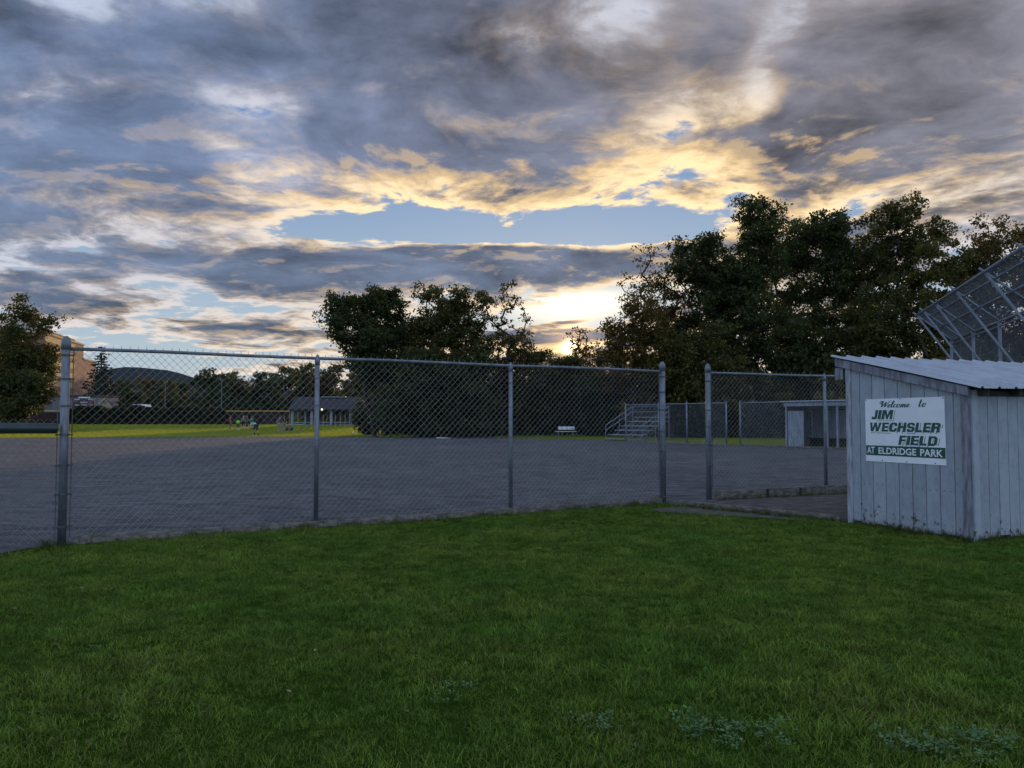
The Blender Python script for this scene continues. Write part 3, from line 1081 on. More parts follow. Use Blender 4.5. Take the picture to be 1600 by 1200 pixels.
GLYPH = {
    'I': [[(0, 0), (0, 1), (.27, 1), (.27, 0)]],
    'J': [[(0, .31), (0, .13), (.12, 0), (.41, 0), (.55, .13), (.55, 1), (.28, 1), (.28, .26), (.23, .21), (.18, .21), (.15, .25), (.15, .31)]],
    'M': [[(0, 0), (0, 1), (.34, 1), (.50, .46), (.66, 1), (1, 1), (1, 0), (.75, 0), (.75, .62), (.58, 0), (.42, 0), (.25, .62), (.25, 0)]],
    'W': [[(0, 1), (.26, 1), (.36, .42), (.51, 1), (.75, 1), (.88, .42), (1.0, 1), (1.26, 1), (1.03, 0), (.76, 0), (.63, .55), (.50, 0), (.23, 0)]],
    'E': [[(0, 0), (0, 1), (.66, 1), (.66, .79), (.27, .79), (.27, .61), (.62, .61), (.62, .40), (.27, .40), (.27, .21), (.68, .21), (.68, 0)]],
    'F': [[(0, 0), (0, 1), (.66, 1), (.66, .79), (.27, .79), (.27, .59), (.60, .59), (.60, .38), (.27, .38), (.27, 0)]],
    'H': [[(0, 0), (0, 1), (.27, 1), (.27, .62), (.53, .62), (.53, 1), (.80, 1), (.80, 0), (.53, 0), (.53, .40), (.27, .40), (.27, 0)]],
    'L': [[(0, 0), (0, 1), (.27, 1), (.27, .22), (.63, .22), (.63, 0)]],
    'C': [[(.75, .63), (.75, .82), (.59, 1), (.17, 1), (0, .83), (0, .17), (.17, 0), (.59, 0), (.75, .18), (.75, .37), (.49, .37), (.49, .27), (.43, .21), (.33, .21), (.27, .27), (.27, .73), (.33, .79), (.43, .79), (.49, .73), (.49, .63)]],
    'S': [[(.72, .69), (.72, .84), (.56, 1), (.17, 1), (0, .84), (0, .58), (.15, .43), (.44, .39), (.47, .36), (.47, .25), (.42, .2), (.31, .2), (.26, .25), (.26, .33), (0, .33), (0, .16), (.16, 0), (.57, 0), (.73, .16), (.73, .43), (.58, .58), (.29, .61), (.26, .64), (.26, .75), (.31, .8), (.41, .8), (.46, .75), (.46, .69)]],
    'R': [[(0, 0), (0, 1), (.61, 1), (.77, .85), (.77, .60), (.67, .50), (.76, .40), (.76, 0), (.49, 0), (.49, .32), (.44, .38), (.27, .38), (.27, 0)], [(.27, .59), (.27, .79), (.46, .79), (.50, .75), (.50, .63), (.46, .59)]],
    'D': [[(0, 0), (0, 1), (.58, 1), (.79, .80), (.79, .20), (.58, 0)], [(.27, .21), (.27, .79), (.46, .79), (.52, .72), (.52, .28), (.46, .21)]],
}


def block_word(txt, grow):
    """heavy block capitals as filled outlines; grow thickens them"""
    cu = bpy.data.curves.new('t', 'CURVE'); cu.dimensions = '2D'; cu.fill_mode = 'BOTH'; cu.offset = grow
    x = 0.0
    for ch in txt:
        for loop in GLYPH[ch]:
            sp_ = cu.splines.new('POLY'); sp_.points.add(len(loop) - 1); sp_.use_cyclic_u = True
            for p_, (a_, b_) in zip(sp_.points, loop): p_.co = (x + a_, b_, 0, 1)
        x += max(a_ for a_, _ in GLYPH[ch][0]) + .10
    ob = bpy.data.objects.new('t', cu); COL.objects.link(ob)
    me_ = bpy.data.meshes.new_from_object(ob.evaluated_get(bpy.context.evaluated_depsgraph_get()))
    V = np.array([v.co[:] for v in me_.vertices]); F = [tuple(p.vertices) for p in me_.polygons]
    bpy.data.objects.remove(ob); bpy.data.curves.remove(cu); bpy.data.meshes.remove(me_)
    return V, F, x - .10


for txt, x0, x1, y0, y1 in (('JIM', .115, .485, .605, .738), ('WECHSLER', .062, 1.255, .430, .560), ('FIELD', .585, 1.205, .250, .380)):
    hh = y1 - y0
    for grow, mat_, dep, dx_, dy_ in ((.085, 'sign_green', .0070, .013, -.013), (.085, 'sign_white', .0078, .006, -.006), (.0, 'sign_green', .0086, 0, 0)):
        V, F, wd_ = block_word(txt, grow)
        kx_ = (x1 - x0) / wd_
        L_ = np.stack([x0 + V[:, 0] * kx_ + .22 * V[:, 1] * hh + dx_, y0 + V[:, 1] * hh + dy_, np.full(len(V), dep)], 1)
        mesh('lettering', L_ @ MS.T + SO, F, M[mat_], sign)
lettering('AT', .028, .165, .112, .208, M['sign_white'], .0086, .018)
lettering('ELDRIDGE', .235, .880, .110, .204, M['sign_white'], .0086, .018)
lettering('PARK', .945, 1.300, .108, .204, M['sign_white'], .0086, .018)


def script(strokes, x0, y0, sx_, sc_, name='lettering'):
    """hand-lettered italic script from stroke centre lines (x, y, half width)"""
    mb = MB()
    for st in strokes:
        st = np.array(st, float)
        # smooth the stroke
        for _ in range(2):
            q = [st[0]]
            for a, b in zip(st[:-1], st[1:]):
                q += [a * .75 + b * .25, a * .25 + b * .75]
            q.append(st[-1]); st = np.array(q)
        t = np.gradient(st[:, :2], axis=0); t /= np.linalg.norm(t, axis=1)[:, None] + 1e-9
        nr = np.stack([-t[:, 1], t[:, 0]], 1)
        # broad-nib pen
        wd = st[:, 2] * (0.55 + 0.75 * np.abs(t[:, 1]) * (t[:, 1] < 0.1) + 0.1)
        V, F = [], []
        for i in range(len(st)):
            for s_ in (1, -1):
                x, y = st[i, :2] + nr[i] * s_ * wd[i]
                V.append(SO + MS @ np.array([x0 + (x + .30 * y) * sx_, y0 + y * sc_, .0080]))
        F = [(2 * i, 2 * i + 1, 2 * i + 3, 2 * i + 2) for i in range(len(st) - 1)]
        mb.add(V, F)
    return mb.build(name, M['sign_green'], sign)


w = .085


def s_o(x, k=1.0):
    return [(x + .36, .62, w), (x + .12, .66, w), (x, .32, w), (x + .12, .02, w), (x + .36, .04, w), (x + .48, .36, w), (x + .36, .62, w), (x + .52, .56, w * .6)]


def s_e(x):
    return [(x, .26, w), (x + .30, .36, w), (x + .36, .58, w), (x + .2, .68, w), (x + .02, .46, w), (x + .02, .16, w), (x + .2, 0, w), (x + .52, .26, w * .6)]


welcome = [
    [(-.55, 1.05, w), (-.30, 1.35, w), (-.05, 1.2, w), (-.15, .85, w), (-.42, .85, w), (-.46, 1.15, w)],
    [(-.02, 1.30, w), (.02, .7, w * 1.2), (.0, 0.0, w), (.3, .6, w), (.55, 1.25, w), (.55, .6, w * 1.2), (.54, 0, w), (.85, .6, w), (1.10, 1.32, w), (1.30, 1.45, w * .8)],
    s_e(1.08),
    [(1.58, .26, w), (1.95, 1.0, w), (1.86, 1.40, w), (1.68, 1.1, w), (1.64, .2, w), (1.78, 0, w), (2.02, .26, w * .6)],
    [(2.42, .54, w), (2.28, .68, w), (2.06, .46, w), (2.06, .16, w), (2.24, 0, w), (2.50, .24, w * .6)],
    s_o(2.56),
    [(3.16, .56, w * .7), (3.27, .64, w), (3.24, .0, w)], [(3.26, .36, w), (3.46, .66, w), (3.58, .58, w), (3.54, 0, w)], [(3.56, .36, w), (3.78, .66, w), (3.90, .56, w), (3.86, .08, w), (4.0, 0, w), (4.16, .22, w * .6)],
    s_e(4.20),
]
script(welcome, .295, .772, .104, .070)
script([[(.06, 1.35, w), (.04, .7, w * 1.1), (0, .14, w), (.14, 0, w), (.36, .2, w * .6)], [(-.16, .88, w * .8), (.26, .94, w * .8)], s_o(.48)], .935, .775, .104, .075)

# =================================================================== backstop
FD = np.array([-0.29, -0.957]); FD /= np.linalg.norm(FD)
BN = np.array([-FD[1], FD[0]])                   # away from the field
F0 = np.array([14.65, 29.1])
HF, HB, HO = 5.28, 4.34, 1.12
BL = 12.2
bs = thing('backstop', (*(F0 + BN * HO), 0), 'tall chain-link backstop with an overhanging hood rising behind the shed roof', 'backstop')


def bp(t, k, z):
    p = F0 + FD * t + BN * k
    return (p[0], p[1], z)


def pole(parent, name, a, b, r=0.035, seg=8):
    mb = MB(); mb.tube([a, b], r, seg); return mb.build(name, M['far_galv'], parent, True)


for t in (0.0, 3.05, 6.0, 9.15, BL):
    pole(bs, 'post', bp(t, HO, -.02), bp(t, HO, HB + .03), .05)
for t in (0.1, 1.3, 3.2, 6.0, 9.15, BL):
    pole(bs, 'brace', bp(t, 0, HF), bp(t + .25, HO + 2.35, 0), .036)
    e = np.array(bp(t, 0, HF)) - np.array(bp(t, HO, HB)); e /= np.linalg.norm(e)
    pole(bs, 'rafter', np.array(bp(t, HO, HB)), np.array(bp(t, 0, HF)) + e * .16, .030)
for k, z, r in ((0.0, HF, .042), (0.22, HF - .19, .028), (.62, HF - .52, .03), (HO, HB, .036)):
    pole(bs, 'rail', bp(-.06, k, z), bp(BL + .06, k, z), r)
for z in (.08, 2.2, 4.2):
    pole(bs, 'rail', bp(0, HO, z), bp(BL, HO, z), .03)


def wire_plane(mb, O, A, Bv, pitch, r):
    """crossing wires over the parallelogram O + s*A + t*B"""
    O, A, Bv = (np.array(q, float) for q in (O, A, Bv))
    la, lb = np.linalg.norm(A), np.linalg.norm(Bv)
    a, b_ = A / la, Bv / lb
    n = np.cross(a, b_)
    V, F = [], []
    for i in range(int((la + lb) / pitch) + 1):
        s0 = i * pitch - lb
        lo, hi = max(0, s0), min(la, s0 + lb)
        if hi - lo < .05: continue
        for sg in (1, -1):
            p, q = (lo, lo - s0), (hi, hi - s0)
            if sg < 0: p, q = (la - p[0], p[1]), (la - q[0], q[1])
            P_, Q_ = O + a * p[0] + b_ * p[1], O + a * q[0] + b_ * q[1]
            dd = (Q_ - P_) / np.linalg.norm(Q_ - P_); ww = np.cross(n, dd)
            base = len(V)
            for pt in (P_, Q_):
                for an in (0, 2.09, 4.19):
                    V.append(pt + ww * r * cos(an) + n * (r * sin(an) + sg * r))
            for j in range(3):
                F.append((base + j, base + (j + 1) % 3, base + 3 + (j + 1) % 3, base + 3 + j))
    mb.add(V, F)


mb = MB()
wire_plane(mb, bp(0, HO, .05), np.array(bp(BL, HO, 0)) - np.array(bp(0, HO, 0)), (0, 0, HB - .05), .066, .0017)
wire_plane(mb, bp(0, HO, HB), np.array(bp(BL, 0, 0)) - np.array(bp(0, 0, 0)), np.array(bp(0, 0, HF)) - np.array(bp(0, HO, HB)), .066, .0017)
stuff(mb, 'chain_link_mesh', M['far_galv'], bs)

# =================================================================== dugout across the field
DU = np.array([0.53, -0.848]); DN = np.array([0.848, 0.53])        # along its front / away from the field
DA = np.array([14.75, 43.45])
DL, DD = 6.6, 2.1
dug = thing('open_dugout', (*DA, 0), 'pale open-fronted dugout across the field with a bench inside', 'dugout')


def dp(s, w, z):
    p = DA + DU * s + DN * w
    return (p[0], p[1], z)


MD = np.array([[DU[0], DN[0], 0], [DU[1], DN[1], 0], [0, 0, 1.0]])
for s_ in np.arange(0, DL - .1, .2):
    mb = MB(); mb.box(dp(s_ + .1, DD, 1.0), (.193, .02, 2.0), MD); mb.build('board', M['old_paint'], dug)
for w_ in np.arange(0, DD - .1, .2):
    for s_ in (0.0, DL):
        mb = MB(); mb.box(dp(s_, w_ + .1, 1.1), (.02, .193, 2.2), MD); mb.build('board', M['old_paint'], dug)
for s_ in (.05, 2.6, 3.2, DL - .05):
    mb = MB(); mb.box(dp(s_, -.03, 1.15), (.10, .08, 2.3), MD); mb.build('front_post', M['old_paint'], dug)
for s_ in (.2, .4, .6, .8, 1.0):
    mb = MB(); mb.box(dp(s_ + .05, -.02, 1.0 if s_ < 0 else .99), (.193, .02, 1.9), MD); mb.build('board', M['old_paint'], dug)
mb = MB(); mb.box(dp(DL / 2, -.10, 2.29), (DL + .1, .05, .20), MD); mb.build('eave_beam', M['old_paint'], dug)
V = [dp(s_, w_, z_ + q) for q in (0, .05) for s_, w_, z_ in ((-.15, -.25, 2.43), (DL + .15, -.25, 2.43), (DL + .15, DD + .25, 2.05), (-.15, DD + .25, 2.05))]
mesh('roof', V, [(3, 2, 1, 0), (4, 5, 6, 7), (0, 1, 5, 4), (1, 2, 6, 5), (2, 3, 7, 6), (3, 0, 4, 7)], M['roof'], dug)
mb = MB(); mb.box(dp(DL / 2, 1.65, .47), (DL - .3, .35, .05), MD); mb.box(dp(DL / 2, 1.80, .2), (DL - .3, .04, .5), MD); mb.build('player_bench', M['dark_wood'], dug)
mb = MB(); mb.tube([dp(.1, -.16, 2.44), dp(DL, -.16, 2.44)], .03, 8); mb.build('rail', M['far_galv'], dug)

# =================================================================== bleachers
BU = np.array([0.66, -0.75]); BU /= np.linalg.norm(BU)
BW = np.array([-BU[1], BU[0]])                                  # away from us
BA = np.array([6.1, 56.0])
bl = thing('bleachers', (*BA, 0), 'small silver bleachers with five rows behind the fence across the field', 'bleachers')


def lp(s, w, z):
    p = BA + BU * s + BW * w
    return (p[0], p[1], z)


MBL = np.array([[BU[0], BW[0], 0], [BU[1], BW[1], 0], [0, 0, 1.0]])
BLEN = 3.0
for i in range(5):
    sh = .30 * i
    mb = MB(); mb.box(lp(BLEN / 2 + .55 + sh * .0, .3 + .70 * i, .42 + .30 * i), (BLEN, .25, .05), MBL); mb.build('seat', M['alu'], bl)
    mb = MB(); mb.box(lp(BLEN / 2 + .55, .05 + .70 * i, .14 + .30 * i), (BLEN, .22, .04), MBL); mb.build('foot_plank', M['alu'], bl)
for s_ in (.8, 2.05, 3.3):
    mb = MB()
    mb.beam(lp(s_, 0, .06), lp(s_, 3.3, .06), .05, .05)
    mb.beam(lp(s_, 0, .12), lp(s_, 3.0, 1.45), .05, .05)
    mb.beam(lp(s_, 3.0, .06), lp(s_, 3.0, 1.5), .05, .05)
    mb.beam(lp(s_, 1.5, .06), lp(s_, 1.5, .78), .05, .05)
    mb.build('frame', M['far_galv'], bl)
for s_ in (.45, BLEN + .65):
    mb = MB()
    for dz in (.95, .6):
        mb.tube([lp(s_, .1, .12 + dz), lp(s_, 2.95, 1.42 + dz)], .028, 6)
    for w_ in (.1, 1.5, 2.95):
        mb.tube([lp(s_, w_, .1), lp(s_, w_, .12 + w_ * .44 + .95)], .028, 6)
    mb.build('guard_rail', M['far_galv'], bl)
mb = MB()
for dz in (.55, .92):
    mb.tube([lp(.45, 2.98, 1.45 + dz), lp(BLEN + .65, 2.98, 1.45 + dz)], .028, 6)
mb.build('back_rail', M['far_galv'], bl)

# white players' bench on the grass
bb = thing('park_bench', (at(884, 66), 66, 0), 'small white bench standing on the grass strip beyond the infield', 'bench')
bx, by = at(884, 66), 66.0
for z, y in ((.46, 0), ):
    for k in range(2):
        mb = MB(); mb.box((bx, by - .1 + .17 * k, z), (1.75, .15, .04)); mb.build('seat_slat', M['white'], bb)
mb = MB(); mb.box((bx + .05, by + .24, .74), (1.35, .035, .26)); mb.build('backrest', M['white'], bb)
for s_ in (-.6, .6):
    mb = MB(); mb.box((bx + s_, by, .23), (.06, .36, .46)); mb.beam((bx + s_, by + .21, .3), (bx + s_, by + .25, .85), .05, .04); mb.build('leg', M['far_galv'], bb)
# white bases
for px, D, lab in ((690, 62.5, 'white base lying on the infield dirt near its far edge'), ):
    t = thing('base', (at(px, D), D, 0.004), lab, 'base')
    mb = MB(); mb.box((at(px, D), D, .035), (.75, .38, .06)); mb.build('bag', M['white'], t)
    mb = MB(); mb.box((at(px, D) + .55, D + .02, .02), (.3, .3, .03)); mb.build('edge_mat', M['white'], t)

# =================================================================== pavilion on the far side
PX, PY = at(456, 108), 108.0
pz = float(gz(0, PY))
pav = thing('picnic_pavilion', (PX, PY, pz), 'open picnic pavilion with dark shingled roof and white posts beyond the outfield', 'pavilion')
pw = 10.6
for i in range(5):
    mb = MB(); mb.box((PX + .1 + i * (pw - .2) / 4, PY, pz + 1.12), (.34, .34, 2.26)); mb.build('post', M['pav_white'], pav)
for i in range(4):
    x0 = PX + .1 + i * (pw - .2) / 4 + .25; x1 = x0 + (pw - .2) / 4 - .5
    mb = MB(); mb.box(((x0 + x1) / 2, PY + .02, pz + .45), (x1 - x0, .1, .12))
    mb.box(((x0 + x1) / 2, PY + .02, pz + .12), (x1 - x0, .1, .1)); mb.build('rail', M['pav_white'], pav)
mb = MB(); mb.box((PX + pw / 2, PY + 7.0, pz + 1.1), (pw, .15, 2.2)); mb.build('back_wall', M['stone_gray'], pav)
for i in range(5):
    mb = MB(); mb.box((PX + .1 + i * (pw - .2) / 4, PY + 6.7, pz + 1.12), (.3, .3, 2.26)); mb.build('post', M['pav_white'], pav)
# roof: gable facing left, hip on the right
e = 0.45
z0, z1 = pz + 2.22, pz + 3.95
yl, yr, ym = PY - e, PY + 7 + e, PY + 3.5
V = [(PX - e, yl, z0), (PX + pw + e, yl, z0), (PX + pw + e, yr, z0), (PX - e, yr, z0), (PX - e, ym, z1), (PX + pw - 2.6, ym, z1)]
V += [(x, y, z - .16) for x, y, z in V]
F = [(0, 1, 5, 4), (1, 2, 5), (2, 3, 4, 5), (6, 10, 11, 7), (7, 11, 8), (8, 11, 10, 9), (0, 6, 7, 1), (1, 7, 8, 2), (2, 8, 9, 3), (0, 4, 10, 6), (4, 3, 9, 10)]
mesh('roof', V, F, M['shingle'], pav)
mb = MB(); mb.prism([(yl + .3, z0 - .1), (yr - .3, z0 - .1), (ym, z1 - .25)], [[0, 0, 1], [1, 0, 0], [0, 1, 0]], (PX - .2, 0, 0), 0, .1); mb.build('gable_board', M['shingle'], pav)
mb = MB(); mb.beam((PX + 3.2, ym - .3, z1 - .02), (PX + 6.6, ym - .3, z1 - .02), .6, .12); mb.build('ridge_vent', M['alu'], pav)
lm, lb_ = material('lamp_glow'); lb_.inputs['Emission Color'].default_value = (1, .85, .5, 1); lb_.inputs['Emission Strength'].default_value = 2.5
lamp = thing('wall_lamp', (at(502, 107), PY - .5, pz + 1.95), 'small lit lamp under the pavilion eaves', 'lamp')
mb = MB(); mb.lathe([(.03, 2.0), (.11, 2.05), (.13, 2.15), (.08, 2.25)], (at(502, 107), PY - .55, pz + 0.05), 10); mb.build('globe', lm, lamp)
mb = MB(); mb.tube([(at(502, 107), PY - .55, pz + 2.28), (at(502, 107), PY - .3, pz + 2.28)], .03, 6); mb.build('bracket', M['far_galv'], lamp)

# thin yellow agility poles stuck into the grass
pole_spots = [(466, 86), (478, 84), (487, 90), (498, 92), (505, 85), (511, 92), (517, 90), (524, 88), (532, 92), (539, 90), (452, 82), (491, 95)]
y0_, D0 = None, None
labels = ['thin yellow training pole at the left end of the row', 'thin yellow training pole standing in the grass before the pavilion']
for i, (px, D) in enumerate(pole_spots):
    z = float(gz(0, D))
    mb = MB(); mb.tube([(at(px, D), D, z - .1), (at(px, D) + rng.normal(0, .015), D, z + 1.72)], .019, 6)
    o = mb.build('training_pole', M['yellow'])
    tag(o, labels[1], 'pole', 'training poles in the outfield grass')

# =================================================================== outfield fence, hedge, scoreboard, buildings
OFY = 118.0
ofz = float(gz(0, OFY))
for (pa, pb, lab, dens_) in ((-60, 100, 'dark screened outfield fence with a yellow cap under the tree at left', 1), (340, 452, 'dark screened outfield fence with a yellow cap behind the players', 1)):
    a, b = at(pa, OFY), at(pb, OFY)
    t = thing('outfield_fence', (a, OFY, ofz), lab, 'fence')
    n_ = max(2, int((b - a) / 3))
    for i in range(n_ + 1):
        x = a + (b - a) * i / n_
        mb = MB(); mb.tube([(x, OFY, ofz), (x, OFY, ofz + 1.92)], .035, 6); mb.build('post', M['far_galv'], t)
    for i in range(n_):
        x0, x1 = a + (b - a) * i / n_, a + (b - a) * (i + 1) / n_
        mb = MB()
        V, F = [], []
        for k in range(7):
            for j in range(4):
                V.append((x0 + (x1 - x0) * k / 6, OFY - .05 + rng.normal(0, .03), ofz + .05 + j * .58))
        F = [(k * 4 + j, k * 4 + j + 1, k * 4 + 4 + j + 1, k * 4 + 4 + j) for k in range(6) for j in range(3)]
        mb.add(V, F); mb.build('wind_screen', M['screen'], t)
    mb = MB(); mb.tube([(x, OFY, ofz + 1.95 + .02 * math.sin(x)) for x in np.linspace(a, b, n_ * 2)], .07, 8); mb.build('yellow_cap', M['yellow'], t)

# scoreboard
sx, sy = at(131.5, 119.5), 119.5
sb = thing('scoreboard', (sx, sy, ofz), 'maroon scoreboard with white lettering on posts behind the outfield hedge', 'scoreboard')
for s_ in (-1.1, 1.1):
    mb = MB(); mb.box((sx + s_, sy + .15, ofz + 1.9), (.16, .12, 3.8)); mb.build('post', M['far_galv'], sb)
mb = MB(); mb.box((sx, sy, ofz + 3.18), (3.05, .14, 1.35)); mb.build('panel', M['maroon'], sb)
mb = MB(); mb.box((sx, sy, ofz + 3.98), (1.7, .10, .20)); mb.build('header', M['sign_white'], sb)
mb = MB(); mb.box((sx, sy, ofz + 2.33), (3.05, .10, .26)); mb.build('name_board', M['sign_white'], sb)
MSB = np.array([[1, 0, 0], [0, 0, -1], [0, 1, 0.0]])
for txt, x0, x1, z_, h_ in (('HOME', -1.40, -.62, 3.60, .2), ('GUEST', .58, 1.42, 3.60, .2), ('INNING', -.5, .5, 3.18, .17), ('BALL', -1.25, -.72, 2.80, .16), ('STRIKE', -.36, .40, 2.80, .16), ('OUT', .85, 1.3, 2.80, .16)):
    lettering(txt, x0, x1, 0, h_, M['sign_white'], .078, .03, 0, sb, MSB, np.array([sx, sy, ofz + z_]))
for x0, z_ in ((-1.05, 3.36), (1.0, 3.36), (0, 3.42)):
    mb = MB(); mb.box((sx + x0, sy - .075, ofz + z_), (.6, .02, .24)); mb.build('digit_window', M['window'], sb)

# gable house beyond the hedge
hx, hy = at(163, 150), 150.0
hz = float(gz(0, hy))
gh = thing('gable_house', (hx, hy, hz), 'small tan gable-fronted house catching the low sun beyond the hedge', 'house')
hw, hd = 3.2, 8.0
rotM = np.array([[.93, -.36, 0], [.36, .93, 0], [0, 0, 1]])


def hp(x, y, z):
    return tuple(rotM @ np.array([x, y, z]) + np.array([hx, hy, hz]))


V = [hp(-hw / 2, 0, 0), hp(hw / 2, 0, 0), hp(hw / 2, 0, 2.2), hp(0, 0, 4.35), hp(-hw / 2, 0, 2.2)] + [hp(-hw / 2, hd, 0), hp(hw / 2, hd, 0), hp(hw / 2, hd, 2.2), hp(0, hd, 4.35), hp(-hw / 2, hd, 2.2)]
mesh('wall', V, [(0, 1, 2, 3, 4), (9, 8, 7, 6, 5), (0, 5, 6, 1), (1, 6, 7, 2), (4, 9, 5, 0)], M['tan_house'], gh)
for s_ in (-1, 1):
    mb = MB()
    V = [hp(0, -.3, 4.42), hp(s_ * (hw / 2 + .45), -.3, 1.80), hp(s_ * (hw / 2 + .45), hd + .3, 1.80), hp(0, hd + .3, 4.42)]
    V += [(x, y, z + .12) for x, y, z in V]
    mb.add(V, [(0, 1, 2, 3), (7, 6, 5, 4), (0, 4, 5, 1), (1, 5, 6, 2), (2, 6, 7, 3)])
    mb.build('roof', M['shingle'], gh)
    mb = MB(); mb.beam(hp(0, -.36, 4.48), hp(s_ * (hw / 2 + .48), -.36, 1.86), .1, .18); mb.build('barge_board', M['tan_house'], gh)

# low grey building in front of the brick block
lx, ly = at(108, 158), 158.0
lg = thing('low_building', (lx, ly, hz), 'low grey building with dark windows in front of the brick block', 'building')
mb = MB(); mb.box((lx + 0.5, ly + 4, hz + 2.6), (10.5, 8, 5.2)); mb.build('wall', M['stone_gray'], lg)
mb = MB(); mb.box((lx + 0.5, ly + 4, hz + 5.3), (11, 8.5, .25)); mb.build('roof', M['shingle'], lg)
for i in range(4):
    f = None
    mb = MB(); mb.box((lx - 3.6 + i * 2.4, ly - .03, hz + 3.6), (1.3, .1, 1.5)); f = mb.build('window_frame', M['pav_white'], lg)
    mb = MB(); mb.box((lx - 3.6 + i * 2.4, ly - .07, hz + 3.6), (1.1, .06, 1.3)); mb.build('pane', M['window'], f)

# big stepped brick building at left, its side facing the setting sun
kx, ky = at(68, 172), 172.0
kb = thing('brick_building', (kx, ky, hz), 'large stepped brick building glowing in the low sun at left', 'building')
wd = np.array([-.24, .97]); wd /= np.linalg.norm(wd)
wn = np.array([wd[1], -wd[0]])                         # the sunlit side
MK = np.array([[wd[0], -wn[0], 0], [wd[1], -wn[1], 0], [0, 0, 1.0]])


def kp(s, w, z):
    p = np.array([kx, ky]) + wd * s - wn * w
    return (p[0], p[1], hz + z)


HT, HL = 19.0, 15.5
L1, L2 = 30.0, 42.0
mb = MB(); mb.box(kp(L1 / 2, 8, HT / 2), (L1, 16, HT), MK); mb.build('tall_block', M['brick'], kb)
mb = MB(); mb.box(kp((L1 + L2) / 2, 8, HL / 2), (L2 - L1 - .01, 15.9, HL), MK); mb.build('lower_block', M['brick'], kb)
for i in range(5):
    mb = MB(); mb.box(kp(11, -.06, 8.6 + i * 2.35), (22, .12, 1.25), MK); mb.build('cladding_panel', M['tan_brick'], kb)
    mb = MB(); mb.box(kp(11, -.04, 9.85 + i * 2.35), (22, .08, 1.05), MK); mb.build('window_band', M['brown_band'], kb)
for s0_, s1_, hh in ((0, L1, HT), (L1 + .01, L2, HL)):
    mb = MB(); mb.box(kp((s0_ + s1_) / 2, 8, hh + .2), (s1_ - s0_ + .3, 16.4, .4), MK); mb.build('coping', M['tan_brick'], kb)

# white camper trailer among the far trees
vx, vy = at(214, 170), 170.0
tv = thing('camper_trailer', (vx, vy, hz), 'white camper trailer parked among the far trees', 'trailer')
mb = MB()
prof = [(-1.1, .6), (1.1, .6), (1.15, 2.1), (.85, 2.65), (-.8, 2.65), (-1.1, 2.2)]
mb.prism(prof, [[1, 0, 0], [0, 0, 1], [0, 1, 0]], (vx, vy, hz + 1.2), 0, 4.5); mb.build('body', M['white'], tv)
for s_ in (-.9, .9):
    mb = MB(); mb.tube([(vx + s_ - .1, vy + 2, hz + 1.55), (vx + s_ + .1, vy + 2, hz + 1.55)], .36, 12); mb.build('wheel', M['black_pipe'], tv)
mb = MB(); mb.box((vx, vy - .02, hz + 3.0), (1.2, .05, .5)); mb.build('window', M['window'], tv)

# light poles
for px, D, top_y, lab in ((258, 190, 597, 'pale light pole with a double lamp head among the far trees'), (346, 200, 594, 'pale light pole with a single arm above the far round tree')):
    x = at(px, D); zb = float(gz(0, D)); zt = H + (653 - top_y) / FPX * D
    t = thing('light_pole', (x, D, zb), lab, 'light pole')
    mb = MB(); mb.tube([(x, D, zb), (x, D, zt)], [.08, .06], 8); mb.build('pole', M['far_galv'], t)
    mb = MB(); mb.box((x + (-.2 if px > 300 else 0), D, zt + .05), (1.0, .3, .16)); mb.build('lamp_head', M['far_galv'], t)

# =================================================================== trees
def skeleton(base, trunk_h, centres, r0=None, jitter=.12, seed=0, lean=(0, 0)):
    """grow limbs from the trunk to every leaf clump; thicker where more limbs hang on"""
    rg = np.random.default_rng(seed)
    base = np.array(base, float)
    nodes = [base, base + (lean[0] * .4, lean[1] * .4, trunk_h * .5), base + (lean[0], lean[1], trunk_h)]
    par = [-1, 0, 1]
    top = nodes[2]
    order = np.argsort(np.linalg.norm(centres - top, axis=1))
    leafnode = []
    for i in order:
        c = centres[i]
        A = np.array(nodes[1:])
        d = np.linalg.norm(A - c, axis=1) + 0.9 * np.maximum(0, A[:, 2] - c[2] + .2)
        j = int(np.argmin(d)) + 1
        v = c - nodes[j]
        L = np.linalg.norm(v)
        k = max(1, int(L / 0.9))
        p = j
        for q in range(1, k + 1):
            t = q / k
            pt = nodes[j] + v * t + (rg.normal(0, jitter * L * .25, 3) if q < k else 0) + np.array([0, 0, -.10 * L * math.sin(pi * t)])
            nodes.append(pt); par.append(p); p = len(nodes) - 1
        leafnode.append(p)
    n = len(nodes)
    w = np.zeros(n)
    for i in leafnode: w[i] += 1
    for i in range(n - 1, 0, -1): w[par[i]] += w[i] if w[i] > 0 else 0
    return np.array(nodes), np.array(par), np.maximum(w, .5)


